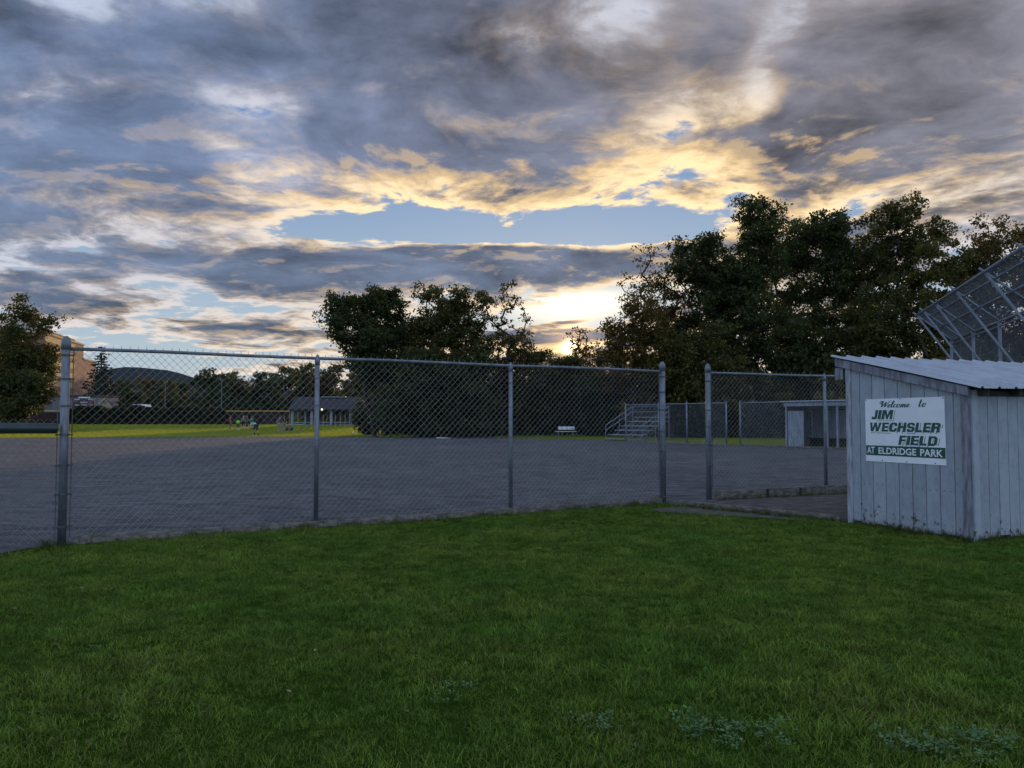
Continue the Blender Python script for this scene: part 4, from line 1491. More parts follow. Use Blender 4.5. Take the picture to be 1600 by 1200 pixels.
def tree_mesh(base, h, centres, csize, nl, lsize, seed, trunk_h, mat, name, label, group=None, r0=.2, flat=.75, twig=.02, lean=(0, 0), cat='tree', jitter=.12):
    rg = np.random.default_rng(seed)
    t = thing(name, base, label, cat, group)
    N, Pn, Wt = skeleton(base, trunk_h, centres, seed=seed, lean=lean, jitter=jitter)
    rad = np.maximum(r0 * (Wt / Wt.max()) ** .5, twig)
    V, F = [], []
    SG = 5
    ang = np.arange(SG) * 2 * pi / SG
    for i in range(1, len(N)):
        a, b = N[Pn[i]], N[i]
        d = b - a; L = np.linalg.norm(d)
        if L < 1e-4: continue
        d /= L
        u = np.cross(d, (0.31, 0.95, 0.05)); u /= np.linalg.norm(u); v = np.cross(d, u)
        ra = min(rad[Pn[i]], rad[i] * 1.35); rb = rad[i]
        k = len(V) * SG
        V.append(a + ra * (np.cos(ang)[:, None] * u + np.sin(ang)[:, None] * v))
        V.append(b + rb * (np.cos(ang)[:, None] * u + np.sin(ang)[:, None] * v))
        F += [(k + j, k + (j + 1) % SG, k + SG + (j + 1) % SG, k + SG + j) for j in range(SG)]
    mesh('trunk', np.concatenate(V), np.array(F), M['bark'], t, True)
    # leaves
    nc = len(centres)
    wts = csize ** 2; wts = wts / wts.sum()
    idx = rg.choice(nc, nl, p=wts)
    # sub-clumps: sprays of leaves inside each clump
    ns = 7
    sub = rg.normal(0, 1, (nc, ns, 3)); sub /= np.linalg.norm(sub, axis=2)[..., None]
    sub *= rg.uniform(.35, 1.0, (nc, ns, 1))
    si = rg.integers(0, ns, nl)
    off = sub[idx, si] + rg.normal(0, .31, (nl, 3))
    off *= csize[idx][:, None] * np.array([1, 1, flat])
    C = centres[idx] + off
    nrm = rg.normal(0, 1, (nl, 3)) + np.array([0, 0, .7]); nrm /= np.linalg.norm(nrm, axis=1)[:, None]
    a = np.cross(nrm, rg.normal(0, 1, (nl, 3))); a /= np.linalg.norm(a, axis=1)[:, None]
    b_ = np.cross(nrm, a)
    s = lsize * rg.uniform(.6, 1.35, nl)[:, None]
    fold = nrm * s * .22
    LV = np.stack([C - a * s * .62, C - b_ * s * .36 + fold, C + a * s * .62, C + b_ * s * .36 + fold], 1).reshape(-1, 3)
    LF = np.arange(nl * 4).reshape(-1, 4)
    mesh('crown', LV, LF, mat, t)
    return t


def crown_centres(base, h, w, n, seed, lo=.28, lobes=7, shape=1.0, lean=(0, 0), shell=.35, depth=None):
    """clump centres filling an uneven, lobed crown"""
    rg = np.random.default_rng(seed)
    base = np.array(base, float)
    dep = depth or w * .8
    zc = h * (lo + (1 - lo) * .5)
    rz = h * (1 - lo) * .5
    lob = []
    for i in range(lobes):
        th = rg.uniform(0, 2 * pi); zz = rg.uniform(-.75, .80)
        rr = sqrt(max(.05, 1 - zz * zz)) * rg.uniform(.30, .72)
        lob.append(((rr * cos(th), rr * sin(th), zz), rg.uniform(.36, .56)))
    lob.append(((0, 0, .50), .48)); lob.append(((0, 0, -.1), .65)); lob.append(((0, 0, -.6), .5))
    out, cs = [], []
    tries = 0
    while len(out) < n and tries < 60000:
        tries += 1
        (lc, lr) = lob[rg.integers(len(lob))]
        d = rg.normal(0, 1, 3); d /= np.linalg.norm(d)
        p = np.array(lc) + d * lr * rg.uniform(.25, 1.0) ** .6
        if np.linalg.norm(p) > 1.05: continue
        q = np.array([p[0] * w / 2, p[1] * dep / 2, p[2] * rz])
        out.append(base + q + np.array([lean[0] * (p[2] + 1) / 2, lean[1] * (p[2] + 1) / 2, zc]))
        cs.append(rg.uniform(.55, 1.15))
    out = np.array(out)
    # stretch to the full height and width of the crown
    zt = base[2] + h; zb_ = base[2] + h * lo
    out[:, 2] = zb_ + (out[:, 2] - out[:, 2].min()) * (zt - zb_) / (out[:, 2].max() - out[:, 2].min())
    if not lean[0]:
        mid = (out[:, 0].max() + out[:, 0].min()) / 2
        out[:, 0] = base[0] + (out[:, 0] - mid) * w / (out[:, 0].max() - out[:, 0].min())
    return out, np.array(cs)


TREES = []


def tree(px, D, top, wpx, label, leaf='leaf_olive', n=110, nl=9000, ls=.26, seed=1, lo=.25, cs=.75, name='broadleaf_tree', th=.3, r0=.22, lobes=8, group=None, twig=.022, lean=(0, 0), flat=.75, jitter=.12, ymul=.85):
    x = at(px, D); zb = float(gz(0, D))
    h = H + (653 - top) / FPX * D - zb
    w = wpx / FPX * D
    base = (x, D, zb)
    w = w * 1.07
    if nl > 4500 and D < 100:
        n, nl, cs, ls = int(n * 1.35), int(nl * 1.9), cs * 1.12, ls * .84
    c, s = crown_centres(base, h - cs * .45, w - cs * .5, n, seed, lo, lobes, lean=lean, depth=w * ymul)
    return tree_mesh(base, h, c, s * cs, nl, ls, seed, h * th, M[leaf], name, label, group, r0, flat, twig, (lean[0] * .3, lean[1] * .3), jitter=jitter)


# --- grove on the right
tree(1008, 64, 376, 84, 'half-bare tree with thin brown leaves left of the tall grove', 'leaf_rust', 110, 1300, .17, 11, .42, .55, 'half_bare_tree', .42, .16, 9, twig=.020, jitter=.2)
tree(1088, 66, 362, 120, 'dark tree at the left shoulder of the tall grove', 'leaf_dark', 120, 9500, .25, 12, .20, .72, lobes=9)
tree(1178, 68, 308, 150, 'tallest dark tree in the middle of the grove, above the gate gap', 'leaf_dark', 170, 14500, .26, 13, .22, .75, r0=.30, lobes=11)
tree(1246, 76, 338, 130, 'dark tree behind the middle of the tall grove', 'leaf_dark', 110, 8000, .27, 14, .25, .8)
tree(1302, 70, 322, 128, 'dark tree in the grove above the left end of the shed roof', 'leaf_dark', 140, 10500, .26, 15, .22, .75, r0=.26, lobes=9)
tree(1408, 69, 301, 128, 'tall green tree whose tip stands highest above the shed roof', 'leaf_olive', 150, 11500, .26, 16, .24, .72, r0=.26, lobes=10)
tree(1474, 61, 366, 135, 'yellow-green tree left of the backstop hood', 'leaf_yellow', 130, 11000, .25, 17, .16, .72, lobes=9)
tree(1582, 62, 334, 150, 'russet tree behind the backstop at the right edge', 'leaf_rust', 130, 9500, .25, 18, .22, .72, lobes=9)
tree(1545, 66, 420, 120, 'olive tree filling the view through the backstop mesh', 'leaf_olive', 110, 7500, .26, 19, .10, .8)
tree(1375, 62, 430, 150, 'lower olive tree just above the shed roof', 'leaf_olive', 110, 9500, .25, 20, .10, .8)
tree(1215, 63, 455, 140, 'lower dark tree in front of the tall grove', 'leaf_dark', 100, 8500, .25, 21, .08, .8)
tree(1120, 62, 500, 130, 'low leafy tree seen between the two gate posts', 'leaf_olive', 100, 8000, .24, 22, .06, .75)
tree(1290, 64, 505, 130, 'low dark tree behind the open dugout', 'leaf_dark', 90, 7500, .25, 23, .05, .8)
tree(992, 62, 446, 100, 'rusty bushy tree right of the setting sun', 'leaf_rust', 100, 6500, .23, 24, .10, .68)
tree(1050, 61, 520, 110, 'low olive tree behind the bleachers', 'leaf_yellow', 90, 6500, .24, 25, .05, .7)
tree(1130, 70, 392, 110, 'dark tree filling the left flank of the tall grove', 'leaf_dark', 110, 9000, .25, 27, .15, .75)
tree(1350, 74, 352, 110, 'dark tree behind the two highest crowns over the shed', 'leaf_dark', 110, 9000, .26, 28, .15, .8)
tree(1040, 68, 432, 90, 'brown-tinged tree between the half-bare tree and the grove', 'leaf_rust', 90, 6000, .24, 29, .15, .68)
tree(1660, 60, 350, 150, 'russet tree at the far right behind the backstop', 'leaf_rust', 100, 7000, .26, 26, .2, .75)
# --- clump in the centre
tree(586, 67, 462, 104, 'dark rounded tree at the left end of the central clump', 'leaf_dark', 120, 9500, .25, 31, .42, .68, r0=.2, lean=(-2.9, 0))
tree(602, 69, 447, 110, 'dark tree second from the left in the central clump', 'leaf_dark', 120, 9500, .25, 32, .32, .7)
tree(662, 68, 443, 112, 'olive tree in the middle of the central clump', 'leaf_olive', 120, 10000, .25, 33, .18, .7)
tree(722, 67, 446, 96, 'olive tree right of the middle of the central clump', 'leaf_olive', 110, 7500, .24, 34, .20, .65)
tree(782, 68, 440, 84, 'thin see-through tree with sparse brown leaves at the right end of the central clump', 'leaf_rust', 95, 2600, .20, 35, .22, .55, twig=.018, jitter=.18)
tree(668, 64, 545, 140, 'low dark tree under the central clump', 'leaf_dark', 90, 8000, .25, 36, .03, .8)
tree(730, 65, 545, 140, 'low dark tree behind the third fence post', 'leaf_dark', 90, 8000, .25, 37, .03, .8)
# --- low trees where the sun goes down
tree(846, 72, 545, 84, 'low tree just left of the setting sun', 'leaf_olive', 80, 5500, .23, 41, .05, .65)
tree(905, 76, 512, 62, 'sparse tree with the setting sun shining through it', 'leaf_rust', 60, 1100, .20, 42, .25, .5, twig=.018)
tree(932, 72, 538, 78, 'low rusty tree right below the setting sun', 'leaf_rust', 80, 4800, .23, 43, .03, .62)
tree(880, 70, 558, 74, 'low bushy tree directly below the setting sun', 'leaf_olive', 80, 5000, .23, 44, .03, .62)
tree(842, 77, 578, 120, 'dense low tree filling the dip left of the setting sun', 'leaf_dark', 110, 9000, .25, 46, .02, .75)
tree(905, 79, 576, 110, 'dense low tree filling the dip below the setting sun', 'leaf_dark', 110, 9000, .25, 47, .02, .75)
tree(945, 68, 582, 100, 'dense low tree right of the dip below the setting sun', 'leaf_dark', 100, 8000, .25, 48, .02, .72)
tree(805, 70, 520, 84, 'low tree at the right foot of the central clump', 'leaf_olive', 90, 5000, .23, 45, .03, .65)
# --- left edge
tree(22, 84, 460, 98, 'dark leafy tree at the left edge in front of the brick building', 'leaf_olive', 130, 9500, .29, 51, .12, .85, r0=.25)
tree(-40, 88, 480, 110, 'dark tree at the far left edge of the view', 'leaf_dark', 90, 6000, .30, 52, .12, .85)
tree(28, 80, 575, 84, 'dark bush at the foot of the tree at the left edge', 'leaf_dark', 70, 5000, .28, 53, .0, .8)

# --- the conifer
def conifer(px, D, top, wpx, label, seed):
    rg = np.random.default_rng(seed)
    x = at(px, D); zb = float(gz(0, D)); h = H + (653 - top) / FPX * D - zb; w = wpx / FPX * D
    cs, ss = [], []
    for i in range(26):
        f = .10 + .88 * i / 25
        r = w / 2 * (1 - f) ** .75 * rg.uniform(.75, 1.1) + .15
        k = max(2, int(9 * (1 - f) + 2))
        for j in range(k):
            th = rg.uniform(0, 2 * pi)
            for q in (.45, .95):
                cs.append((x + r * q * cos(th), D + r * q * sin(th), zb + h * f - .35 * r * q * .5))
                ss.append(.35 + .45 * (1 - f))
    return tree_mesh((x, D, zb), h, np.array(cs), np.array(ss), 9000, .34, seed, h * .9, M['needle'], 'conifer_tree', label, None, .25, .4, .03, jitter=.02)


conifer(157, 166, 541, 74, 'dark pointed conifer beside the stepped brick building', 61)
conifer(116, 235, 534, 26, 'narrow dark treetop showing above the brick building', 62)

# --- tree line across the park, each its own crown
far_line = [(205, 400, 592, 60, 'leaf_olive'), (235, 430, 594, 34, 'leaf_rust'), (262, 390, 597, 60, 'leaf_olive'), (318, 340, 578, 84, 'leaf_dark'),
            (372, 360, 588, 60, 'leaf_olive'), (412, 350, 582, 66, 'leaf_dark'), (450, 370, 572, 64, 'leaf_olive'), (488, 360, 568, 60, 'leaf_yellow'),
            (520, 350, 570, 56, 'leaf_rust'), (556, 330, 572, 60, 'leaf_yellow'), (352, 380, 580, 40, 'leaf_dark'), (280, 420, 590, 50, 'leaf_dark'),
            (600, 320, 570, 80, 'leaf_olive'), (185, 440, 596, 50, 'leaf_dark')]
far_lab = ['grey-green tree right of the conifer below the hill', 'small orange autumn tree below the wooded hill', 'olive tree around the double-headed light pole',
           'large dark rounded tree in the far tree line', 'olive tree right of the large rounded tree in the far line', 'dark tree in the far line above the outfield players',
           'olive tree in the far line left of the second fence post', 'yellow-green tree in the far line above the pavilion gable', 'rust-coloured tree behind the pavilion roof',
           'yellowing tree behind the right end of the pavilion', 'dark treetop behind the single-arm light pole', 'dark tree left of the large rounded tree in the far line',
           'olive tree behind the central clump at its left foot', 'dark tree low beside the conifer foot']
for i, ((px, D, top, wp, lf), lab) in enumerate(zip(far_line, far_lab)):
    tree(px, D, top, wp, lab, lf, 80, 4200, 1.15, 70 + i, .0, 2.6, lobes=7, r0=.45, th=.2, twig=.08)

# --- thicket under the trees: dark bushes, copies of three
protos = []
for k, lf in enumerate(('leaf_dark', 'leaf_olive', 'leaf_dark')):
    c, s = crown_centres((0, 0, 0), 4.4, 6.4, 70, 200 + k, .0, 7)
    protos.append(tree_mesh((0, 0, 0), 5, c, s * .85, 5600, .27, 200 + k, .8, M[lf], 'thicket_bush', 'dark leafy bush in the shaded thicket below the trees', 'bushes of the thicket behind the field', .09, .8, .02, cat='bush'))
spots = [(612, 74, .9), (648, 73, 1.05), (692, 72, 1.0), (736, 73, 1.05), (780, 74, 1.0), (822, 77, .98), (862, 78, 1.0), (902, 80, 1.0), (940, 76, 1.05), (975, 70, 1.05),
         (1015, 68, 1.05), (1060, 66, 1.0), (1105, 64, 1.05), (1150, 63, 1.1), (1165, 70, 1.1), (1135, 72, 1.1), (1195, 62, 1.15), (1240, 62, 1.15), (1290, 61, 1.15), (1340, 60, 1.2), (1390, 60, 1.2), (1440, 59, 1.2), (1490, 58, 1.2), (1545, 58, 1.2), (1600, 57, 1.2)]
used = [False] * 3
for i, (px, D, sc_) in enumerate(spots):
    k = i % 3
    loc = (at(px, D), D, float(gz(0, D)) - .1)
    s3 = (sc_ * rng.uniform(.9, 1.15), sc_, sc_ * rng.uniform(.78, 1.12))
    if not used[k]:
        used[k] = True
        o = protos[k]; o.location = loc; o.scale = s3
    else:
        o = copy_tree(protos[k], loc, rng.uniform(0, 6.28), s3)

# --- clipped outfield hedge with a ragged pale top
def hedge(pa, pb, D, top, label, seed, nl=20000):
    rg = np.random.default_rng(seed)
    a, b = at(pa, D), at(pb, D)
    zb = float(gz(0, D)); zt = H + (653 - top) / FPX * D
    t = thing('hedge', (a, D, zb), label, 'hedge')
    x = rg.uniform(a, b, nl)
    hh = (zt - zb) * (1 + .07 * np.sin(x * .9) + .05 * np.sin(x * 2.3 + 1))
    y = D + rg.uniform(-.7, .7, nl); z = zb + hh * rg.uniform(0.0, 1.0, nl) ** .8
    C = np.stack([x, y, z], 1)
    n_ = rg.normal(0, 1, (nl, 3)); n_ /= np.linalg.norm(n_, axis=1)[:, None]
    u = np.cross(n_, rg.normal(0, 1, (nl, 3))); u /= np.linalg.norm(u, axis=1)[:, None]
    v = np.cross(n_, u); s = .26 * rg.uniform(.6, 1.3, nl)[:, None]
    V = np.stack([C - u * s, C - v * s * .6, C + u * s, C + v * s * .6], 1).reshape(-1, 3)
    mesh('leaves', V, np.arange(nl * 4).reshape(-1, 4), M['hedge'], t)
    mb = MB()
    for xx in np.arange(a, b, .8):
        mb.tube([(xx, D, zb), (xx + rg.normal(0, .1), D, zb + (zt - zb) * .9)], .03, 5)
    mb.build('stems', M['bark'], t)['kind'] = 'stuff'


hedge(102, 236, 117.0, 637, 'dark vine-covered hedge below the scoreboard', 301)
hedge(237, 350, 117.5, 637, 'dark hedge in front of the far tree line left of the players', 302)

# =================================================================== people in the outfield
def person(px, D, hgt, label, shirt, legs, skin=(0.42, 0.26, 0.18), hair=(0.03, 0.02, 0.015), pose='stand', face=0.0, socks=None):
    x = at(px, D); zb = float(gz(0, D))
    k = hgt / 1.75
    t = thing('person', (x, D, zb), label, 'person')
    if pose == 'bend':
        J = dict(pelvis=(0, 0, .92), chest=(0.36, 0, 1.13), neck=(.50, 0, 1.16), head=(.63, 0, 1.16), lsh=(.42, .19, 1.13), rsh=(.42, -.19, 1.13), lel=(.42, .24, .84), rel=(.42, -.24, .84),
                 lha=(.30, .17, .60), rha=(.30, -.17, .60), lhip=(0, .11, .90), rhip=(0, -.11, .90), lkn=(.12, .20, .50), rkn=(.12, -.20, .50), lan=(-.05, .22, .08), ran=(-.05, -.22, .08), lto=(.14, .24, .03), rto=(.14, -.24, .03))
    elif pose == 'walk':
        J = dict(pelvis=(0, 0, .95), chest=(.03, 0, 1.28), neck=(.04, 0, 1.48), head=(.07, 0, 1.62), lsh=(.03, .19, 1.40), rsh=(.03, -.19, 1.40), lel=(-.10, .25, 1.14), rel=(.14, -.25, 1.15),
                 lha=(.02, .24, .92), rha=(.32, -.20, 1.02), lhip=(0, .10, .92), rhip=(0, -.10, .92), lkn=(.18, .11, .52), rkn=(-.04, -.11, .50), lan=(.16, .11, .09), ran=(-.28, -.11, .16), lto=(.34, .12, .03), rto=(-.16, -.12, .04))
    else:
        J = dict(pelvis=(0, 0, .95), chest=(0, 0, 1.28), neck=(.01, 0, 1.48), head=(.03, 0, 1.62), lsh=(0, .19, 1.40), rsh=(0, -.19, 1.40), lel=(-.03, .27, 1.13), rel=(-.03, -.27, 1.13),
                 lha=(.12, .26, .92), rha=(.10, -.28, .90), lhip=(0, .10, .92), rhip=(0, -.10, .92), lkn=(.03, .13, .51), rkn=(.02, -.13, .51), lan=(-.02, .15, .08), ran=(-.02, -.15, .08), lto=(.16, .18, .03), rto=(.16, -.18, .03))
    ca_, sa_ = cos(face), sin(face)
    Jw = {n_: np.array([(p[0] * ca_ - p[1] * sa_) * k, (p[0] * sa_ + p[1] * ca_) * k, p[2] * k]) for n_, p in J.items()}
    rad = dict(pelvis=.135, chest=.14, neck=.058, head=.098, lsh=.07, rsh=.07, lel=.045, rel=.045, lha=.04, rha=.04, lhip=.10, rhip=.10, lkn=.062, rkn=.062, lan=.042, ran=.042, lto=.04, rto=.04)
    bones = [('pelvis', 'chest'), ('chest', 'neck'), ('neck', 'head'), ('chest', 'lsh'), ('lsh', 'lel'), ('lel', 'lha'), ('chest', 'rsh'), ('rsh', 'rel'), ('rel', 'rha'),
             ('pelvis', 'lhip'), ('lhip', 'lkn'), ('lkn', 'lan'), ('lan', 'lto'), ('pelvis', 'rhip'), ('rhip', 'rkn'), ('rkn', 'ran'), ('ran', 'rto')]

    def skin_mesh(name, names, grow, col, cut=None):
        P_, R__, idx, Eg = [], [], {}, []
        for n_ in names:
            idx[n_] = len(P_); P_.append(Jw[n_]); R__.append(rad[n_] * k * grow)
        for a, b in bones:
            if a in idx and b in idx: Eg.append((idx[a], idx[b]))
        if cut:
            for a, b, f in cut:                         # short sleeve or trouser end part-way along a limb
                P_.append(Jw[a] * (1 - f) + Jw[b] * f); R__.append((rad[a] * (1 - f) + rad[b] * f) * k * grow * 1.05); Eg.append((idx[a], len(P_) - 1))
        me_ = bpy.data.meshes.new(name); me_.from_pydata([tuple(p) for p in P_], Eg, [])
        ob = bpy.data.objects.new(name, me_); COL.objects.link(ob)
        ob.modifiers.new('s', 'SKIN')
        for v, r_ in zip(me_.skin_vertices[0].data, R__): v.radius = (r_, r_)
        me_.skin_vertices[0].data[0].use_root = True
        ss_ = ob.modifiers.new('u', 'SUBSURF'); ss_.levels = ss_.render_levels = 1
        me2 = bpy.data.meshes.new_from_object(ob.evaluated_get(bpy.context.evaluated_depsgraph_get()))
        bpy.data.objects.remove(ob)
        me2.name = name
        for mm in list(me2.materials): pass
        me2.materials.clear(); me2.materials.append(col)
        o_ = bpy.data.objects.new(name, me2); COL.objects.link(o_); o_.parent = t
        return o_

    mk = lambda c: simple('cloth', c, .85, 0, .15, 4.0, spec=.15)
    skin_mesh('body', list(J), 1.0, simple('skin', skin, .6, 0, .1, 3.0))
    skin_mesh('shirt', ['chest', 'pelvis', 'lsh', 'rsh'], 1.16, mk(shirt), [('lsh', 'lel', .75), ('rsh', 'rel', .75)])
    skin_mesh('trousers', ['pelvis', 'lhip', 'rhip', 'lkn', 'rkn'], 1.13, mk(legs), [('lkn', 'lan', .75 if socks is None else .12), ('rkn', 'ran', .75 if socks is None else .12)])
    hd = Jw['head']
    mb = MB()
    rings = [(hd[2] + dz * k, r_ * k) for dz, r_ in ((-.02, .112), (.03, .122), (.07, .108), (.105, .07), (.122, .01))]
    mb.tube([(hd[0] - .02 * ca_ * k, hd[1] - .02 * sa_ * k, z) for z, _ in rings], [r_ for _, r_ in rings], 10)
    o_ = mesh('hair', np.concatenate(mb.v) + np.array([x, D, zb]), mb.f, simple('hair', hair, .7), t, True)
    if socks is not None:
        mb = MB()
        for sd_ in 'lr':
            mb.tube([Jw[sd_ + 'kn'] * .45 + Jw[sd_ + 'an'] * .55, Jw[sd_ + 'an']], [.06 * k, .05 * k], 8)
        mesh('socks', np.concatenate(mb.v) + np.array([x, D, zb]), mb.f, mk(socks), t, True)
    return t


person(360, 92, 1.52, 'child in a red shirt with dark socks, leftmost of the players', (.50, .035, .04), (.03, .03, .04), pose='stand', face=.5, socks=(.02, .02, .025))
person(372.5, 88, 1.35, 'child in a lime-green shirt seen from behind', (.30, .85, .03), (.05, .05, .06), face=1.6, socks=(.6, .6, .6))
person(381, 93, 1.58, 'blond child in a grey shirt beside the lime-green shirt', (.16, .16, .18), (.03, .03, .04), hair=(.52, .36, .10), face=-1.2, socks=(.6, .6, .62))
person(386.5, 97, 1.62, 'child in dark clothes standing behind the blond child', (.025, .03, .03), (.02, .02, .025), face=-2.5)
person(394, 93, 1.52, 'child in a dark green shirt behind the bending adult', (.03, .30, .12), (.02, .02, .025), hair=(.20, .10, .03), face=2.6, socks=(.02, .02, .02))
person(401, 71, 1.72, 'adult in a pale shirt and dark shorts bending over with hands on knees', (.50, .56, .66), (.02, .025, .05), pose='bend', face=2.7, socks=(.03, .03, .04))
person(437, 80, 1.80, 'adult in a grey-brown shirt and khaki trousers beside the poles', (.13, .12, .10), (.34, .29, .22), pose='walk', face=1.2)
person(444, 82, 1.78, 'adult in a black top and khaki trousers beside the poles', (.02, .02, .022), (.33, .28, .21), pose='stand', face=-1.0)
# dark kit bag and ball
kx_, kD = at(452, 88), 88.0; kz = float(gz(0, kD))
bag = thing('kit_bag', (kx_, kD, kz), 'black kit bag lying on the grass beside the yellow poles', 'bag')
mb = MB(); mb.tube([(kx_ - .42, kD, kz + .24), (kx_ - .38, kD, kz + .26), (kx_, kD, kz + .28), (kx_ + .38, kD, kz + .24), (kx_ + .44, kD, kz + .2)], [.14, .24, .27, .23, .12], 12)
mb.build('body', M['black_pipe'], bag, True)
mb = MB(); mb.tube([(kx_ - .2, kD - .1, kz + .48), (kx_ - .1, kD - .1, kz + .66), (kx_ + .1, kD - .1, kz + .66), (kx_ + .2, kD - .1, kz + .46)], .025, 6); mb.build('handle', M['black_pipe'], bag)
for px, D, lab in ((552, 79, 'white ball lying in the grass before the pavilion'),):
    o = MB(); o.lathe([(.001, 0), (.07, .03), (.11, .11), (.07, .19), (.001, .22)], (at(px, D), D, float(gz(0, D))), 10)
    tag(o.build('ball', M['white'], None, True), lab, 'ball')

# =================================================================== grass (instanced tufts: nobody could count them)
TUFTS = bpy.data.collections.new('tuft_sources')


def blade_tuft(name, nb, hmin, hmax, spread, wid, lean, seed, mat, seg=3):
    rg = np.random.default_rng(seed)
    V, F = [], []
    for i in range(nb):
        a = rg.uniform(0, 2 * pi); r_ = spread * sqrt(rg.uniform(0, 1))
        b0 = np.array([r_ * cos(a), r_ * sin(a), -.004])
        h = rg.uniform(hmin, hmax); w_ = wid * rg.uniform(.7, 1.3)
        th = rg.uniform(0, 2 * pi); ln = rg.uniform(.1, 1) * lean * h
        d = np.array([cos(th), sin(th), 0]); s_ = np.array([-sin(th), cos(th), 0])
        tw = rg.uniform(-.6, .6)
        s_ = s_ * cos(tw) + d * sin(tw)
        k = len(V)
        for j in range(seg):
            t = j / seg
            c = b0 + d * ln * t * t + np.array([0, 0, h * (t - .18 * t * t * lean)])
            ww = w_ * (1 - t) ** .6
            V += [c - s_ * ww / 2, c + s_ * ww / 2]
        V.append(b0 + d * ln + np.array([0, 0, h * (1 - .18 * lean)]))
        for j in range(seg - 1):
            F.append((k + 2 * j, k + 2 * j + 1, k + 2 * j + 3, k + 2 * j + 2))
        F.append((k + 2 * seg - 2, k + 2 * seg - 1, k + 2 * seg))
    me_ = bpy.data.meshes.new(name); me_.from_pydata([tuple(v) for v in V], [], F); me_.materials.append(mat)
    return bpy.data.objects.new(name, me_)


def clover_tuft(name, seed):
    rg = np.random.default_rng(seed)
    V, F = [], []
    for i in range(9):
        a = rg.uniform(0, 2 * pi); r_ = .06 * sqrt(rg.uniform(0, 1))
        c = np.array([r_ * cos(a), r_ * sin(a), rg.uniform(.018, .042)])
        R_ = rg.uniform(.009, .015); t0 = rg.uniform(0, 6.28)
        tilt = rg.normal(0, .25, 2)
        for q in range(3):
            an = t0 + q * 2.094
            k = len(V)
            pts_ = []
            for (rr, da) in ((.1, 0), (.75, -.42), (1.12, -.3), (1.05, 0), (1.12, .3), (.75, .42)):
                px_, py_ = R_ * rr * cos(an + da), R_ * rr * sin(an + da)
                pts_.append(c + np.array([px_, py_, px_ * tilt[0] + py_ * tilt[1] - .1 * R_ * abs(da) + .2 * R_ * rr]))
            V += pts_; F.append(tuple(range(k, k + 6)))
    me_ = bpy.data.meshes.new(name); me_.from_pydata([tuple(v) for v in V], [], F); me_.materials.append(M['clover'])
    return bpy.data.objects.new(name, me_)


def scatter(name, sources, points, rot_rand=True, smin=.7, smax=1.3, scales=None, seed=0, mat=None):
    """one object of instanced tufts over the given points"""
    col = bpy.data.collections.new(name + '_sources')
    for s_ in sources: col.objects.link(s_)
    me_ = bpy.data.meshes.new(name)
    me_.vertices.add(len(points))
    me_.vertices.foreach_set('co', np.asarray(points, np.float32).ravel())
    at_ = me_.attributes.new('sz', 'FLOAT', 'POINT')
    rg = np.random.default_rng(seed)
    sz = rg.uniform(smin, smax, len(points)) if scales is None else scales
    at_.data.foreach_set('value', np.asarray(sz, np.float32))
    at2 = me_.attributes.new('rz', 'FLOAT_VECTOR', 'POINT')
    rot = np.stack([rg.normal(0, .12, len(points)), rg.normal(0, .12, len(points)), rg.uniform(0, 6.28, len(points))], 1)
    at2.data.foreach_set('vector', rot.astype(np.float32).ravel())
    o = bpy.data.objects.new(name, me_); COL.objects.link(o)
    g = bpy.data.node_groups.new(name, 'GeometryNodeTree')
    g.interface.new_socket('Geometry', in_out='INPUT', socket_type='NodeSocketGeometry')
    g.interface.new_socket('Geometry', in_out='OUTPUT', socket_type='NodeSocketGeometry')
    gi = g.nodes.new('NodeGroupInput'); go = g.nodes.new('NodeGroupOutput')
    mp = g.nodes.new('GeometryNodeMeshToPoints')
    ci = g.nodes.new('GeometryNodeCollectionInfo'); ci.inputs[0].default_value = col; ci.inputs[1].default_value = True; ci.inputs[2].default_value = True
    ip = g.nodes.new('GeometryNodeInstanceOnPoints'); ip.inputs['Pick Instance'].default_value = True
    na = g.nodes.new('GeometryNodeInputNamedAttribute'); na.data_type = 'FLOAT'; na.inputs[0].default_value = 'sz'
    nb = g.nodes.new('GeometryNodeInputNamedAttribute'); nb.data_type = 'FLOAT_VECTOR'; nb.inputs[0].default_value = 'rz'
    ri = g.nodes.new('FunctionNodeRandomValue'); ri.data_type = 'INT'
    ri.inputs[4].default_value = 0; ri.inputs[5].default_value = len(sources) - 1
    g.links.new(gi.outputs[0], mp.inputs[0]); g.links.new(mp.outputs[0], ip.inputs['Points'])
    g.links.new(ci.outputs[0], ip.inputs['Instance']); g.links.new(ri.outputs[2], ip.inputs['Instance Index'])
    g.links.new(na.outputs[0], ip.inputs['Scale']); g.links.new(nb.outputs[0], ip.inputs['Rotation'])
    g.links.new(ip.outputs[0], go.inputs[0])
    md = o.modifiers.new('scatter', 'NODES'); md.node_group = g
    o['kind'] = 'stuff'
    return o


def inside(pts, poly):
    x, y = pts[:, 0], pts[:, 1]
    r_ = np.zeros(len(pts), bool)
    j = len(poly) - 1
    for i in range(len(poly)):
        xi, yi = poly[i]; xj, yj = poly[j]
        c_ = ((yi > y) != (yj > y)) & (x < (xj - xi) * (y - yi) / (yj - yi + 1e-12) + xi)
        r_ ^= c_
        j = i
    return r_


def vnoise(p, scale, seed):
    """smooth value noise for patches"""
    rg = np.random.default_rng(seed)
    tb = rg.uniform(0, 1, (64, 64))
    q = p / scale
    i = np.floor(q).astype(int); f = q - i; f = f * f * (3 - 2 * f)
    g_ = lambda a, b: tb[(i[:, 0] + a) % 64, (i[:, 1] + b) % 64]
    return (g_(0, 0) * (1 - f[:, 0]) + g_(1, 0) * f[:, 0]) * (1 - f[:, 1]) + (g_(0, 1) * (1 - f[:, 0]) + g_(1, 1) * f[:, 0]) * f[:, 1]


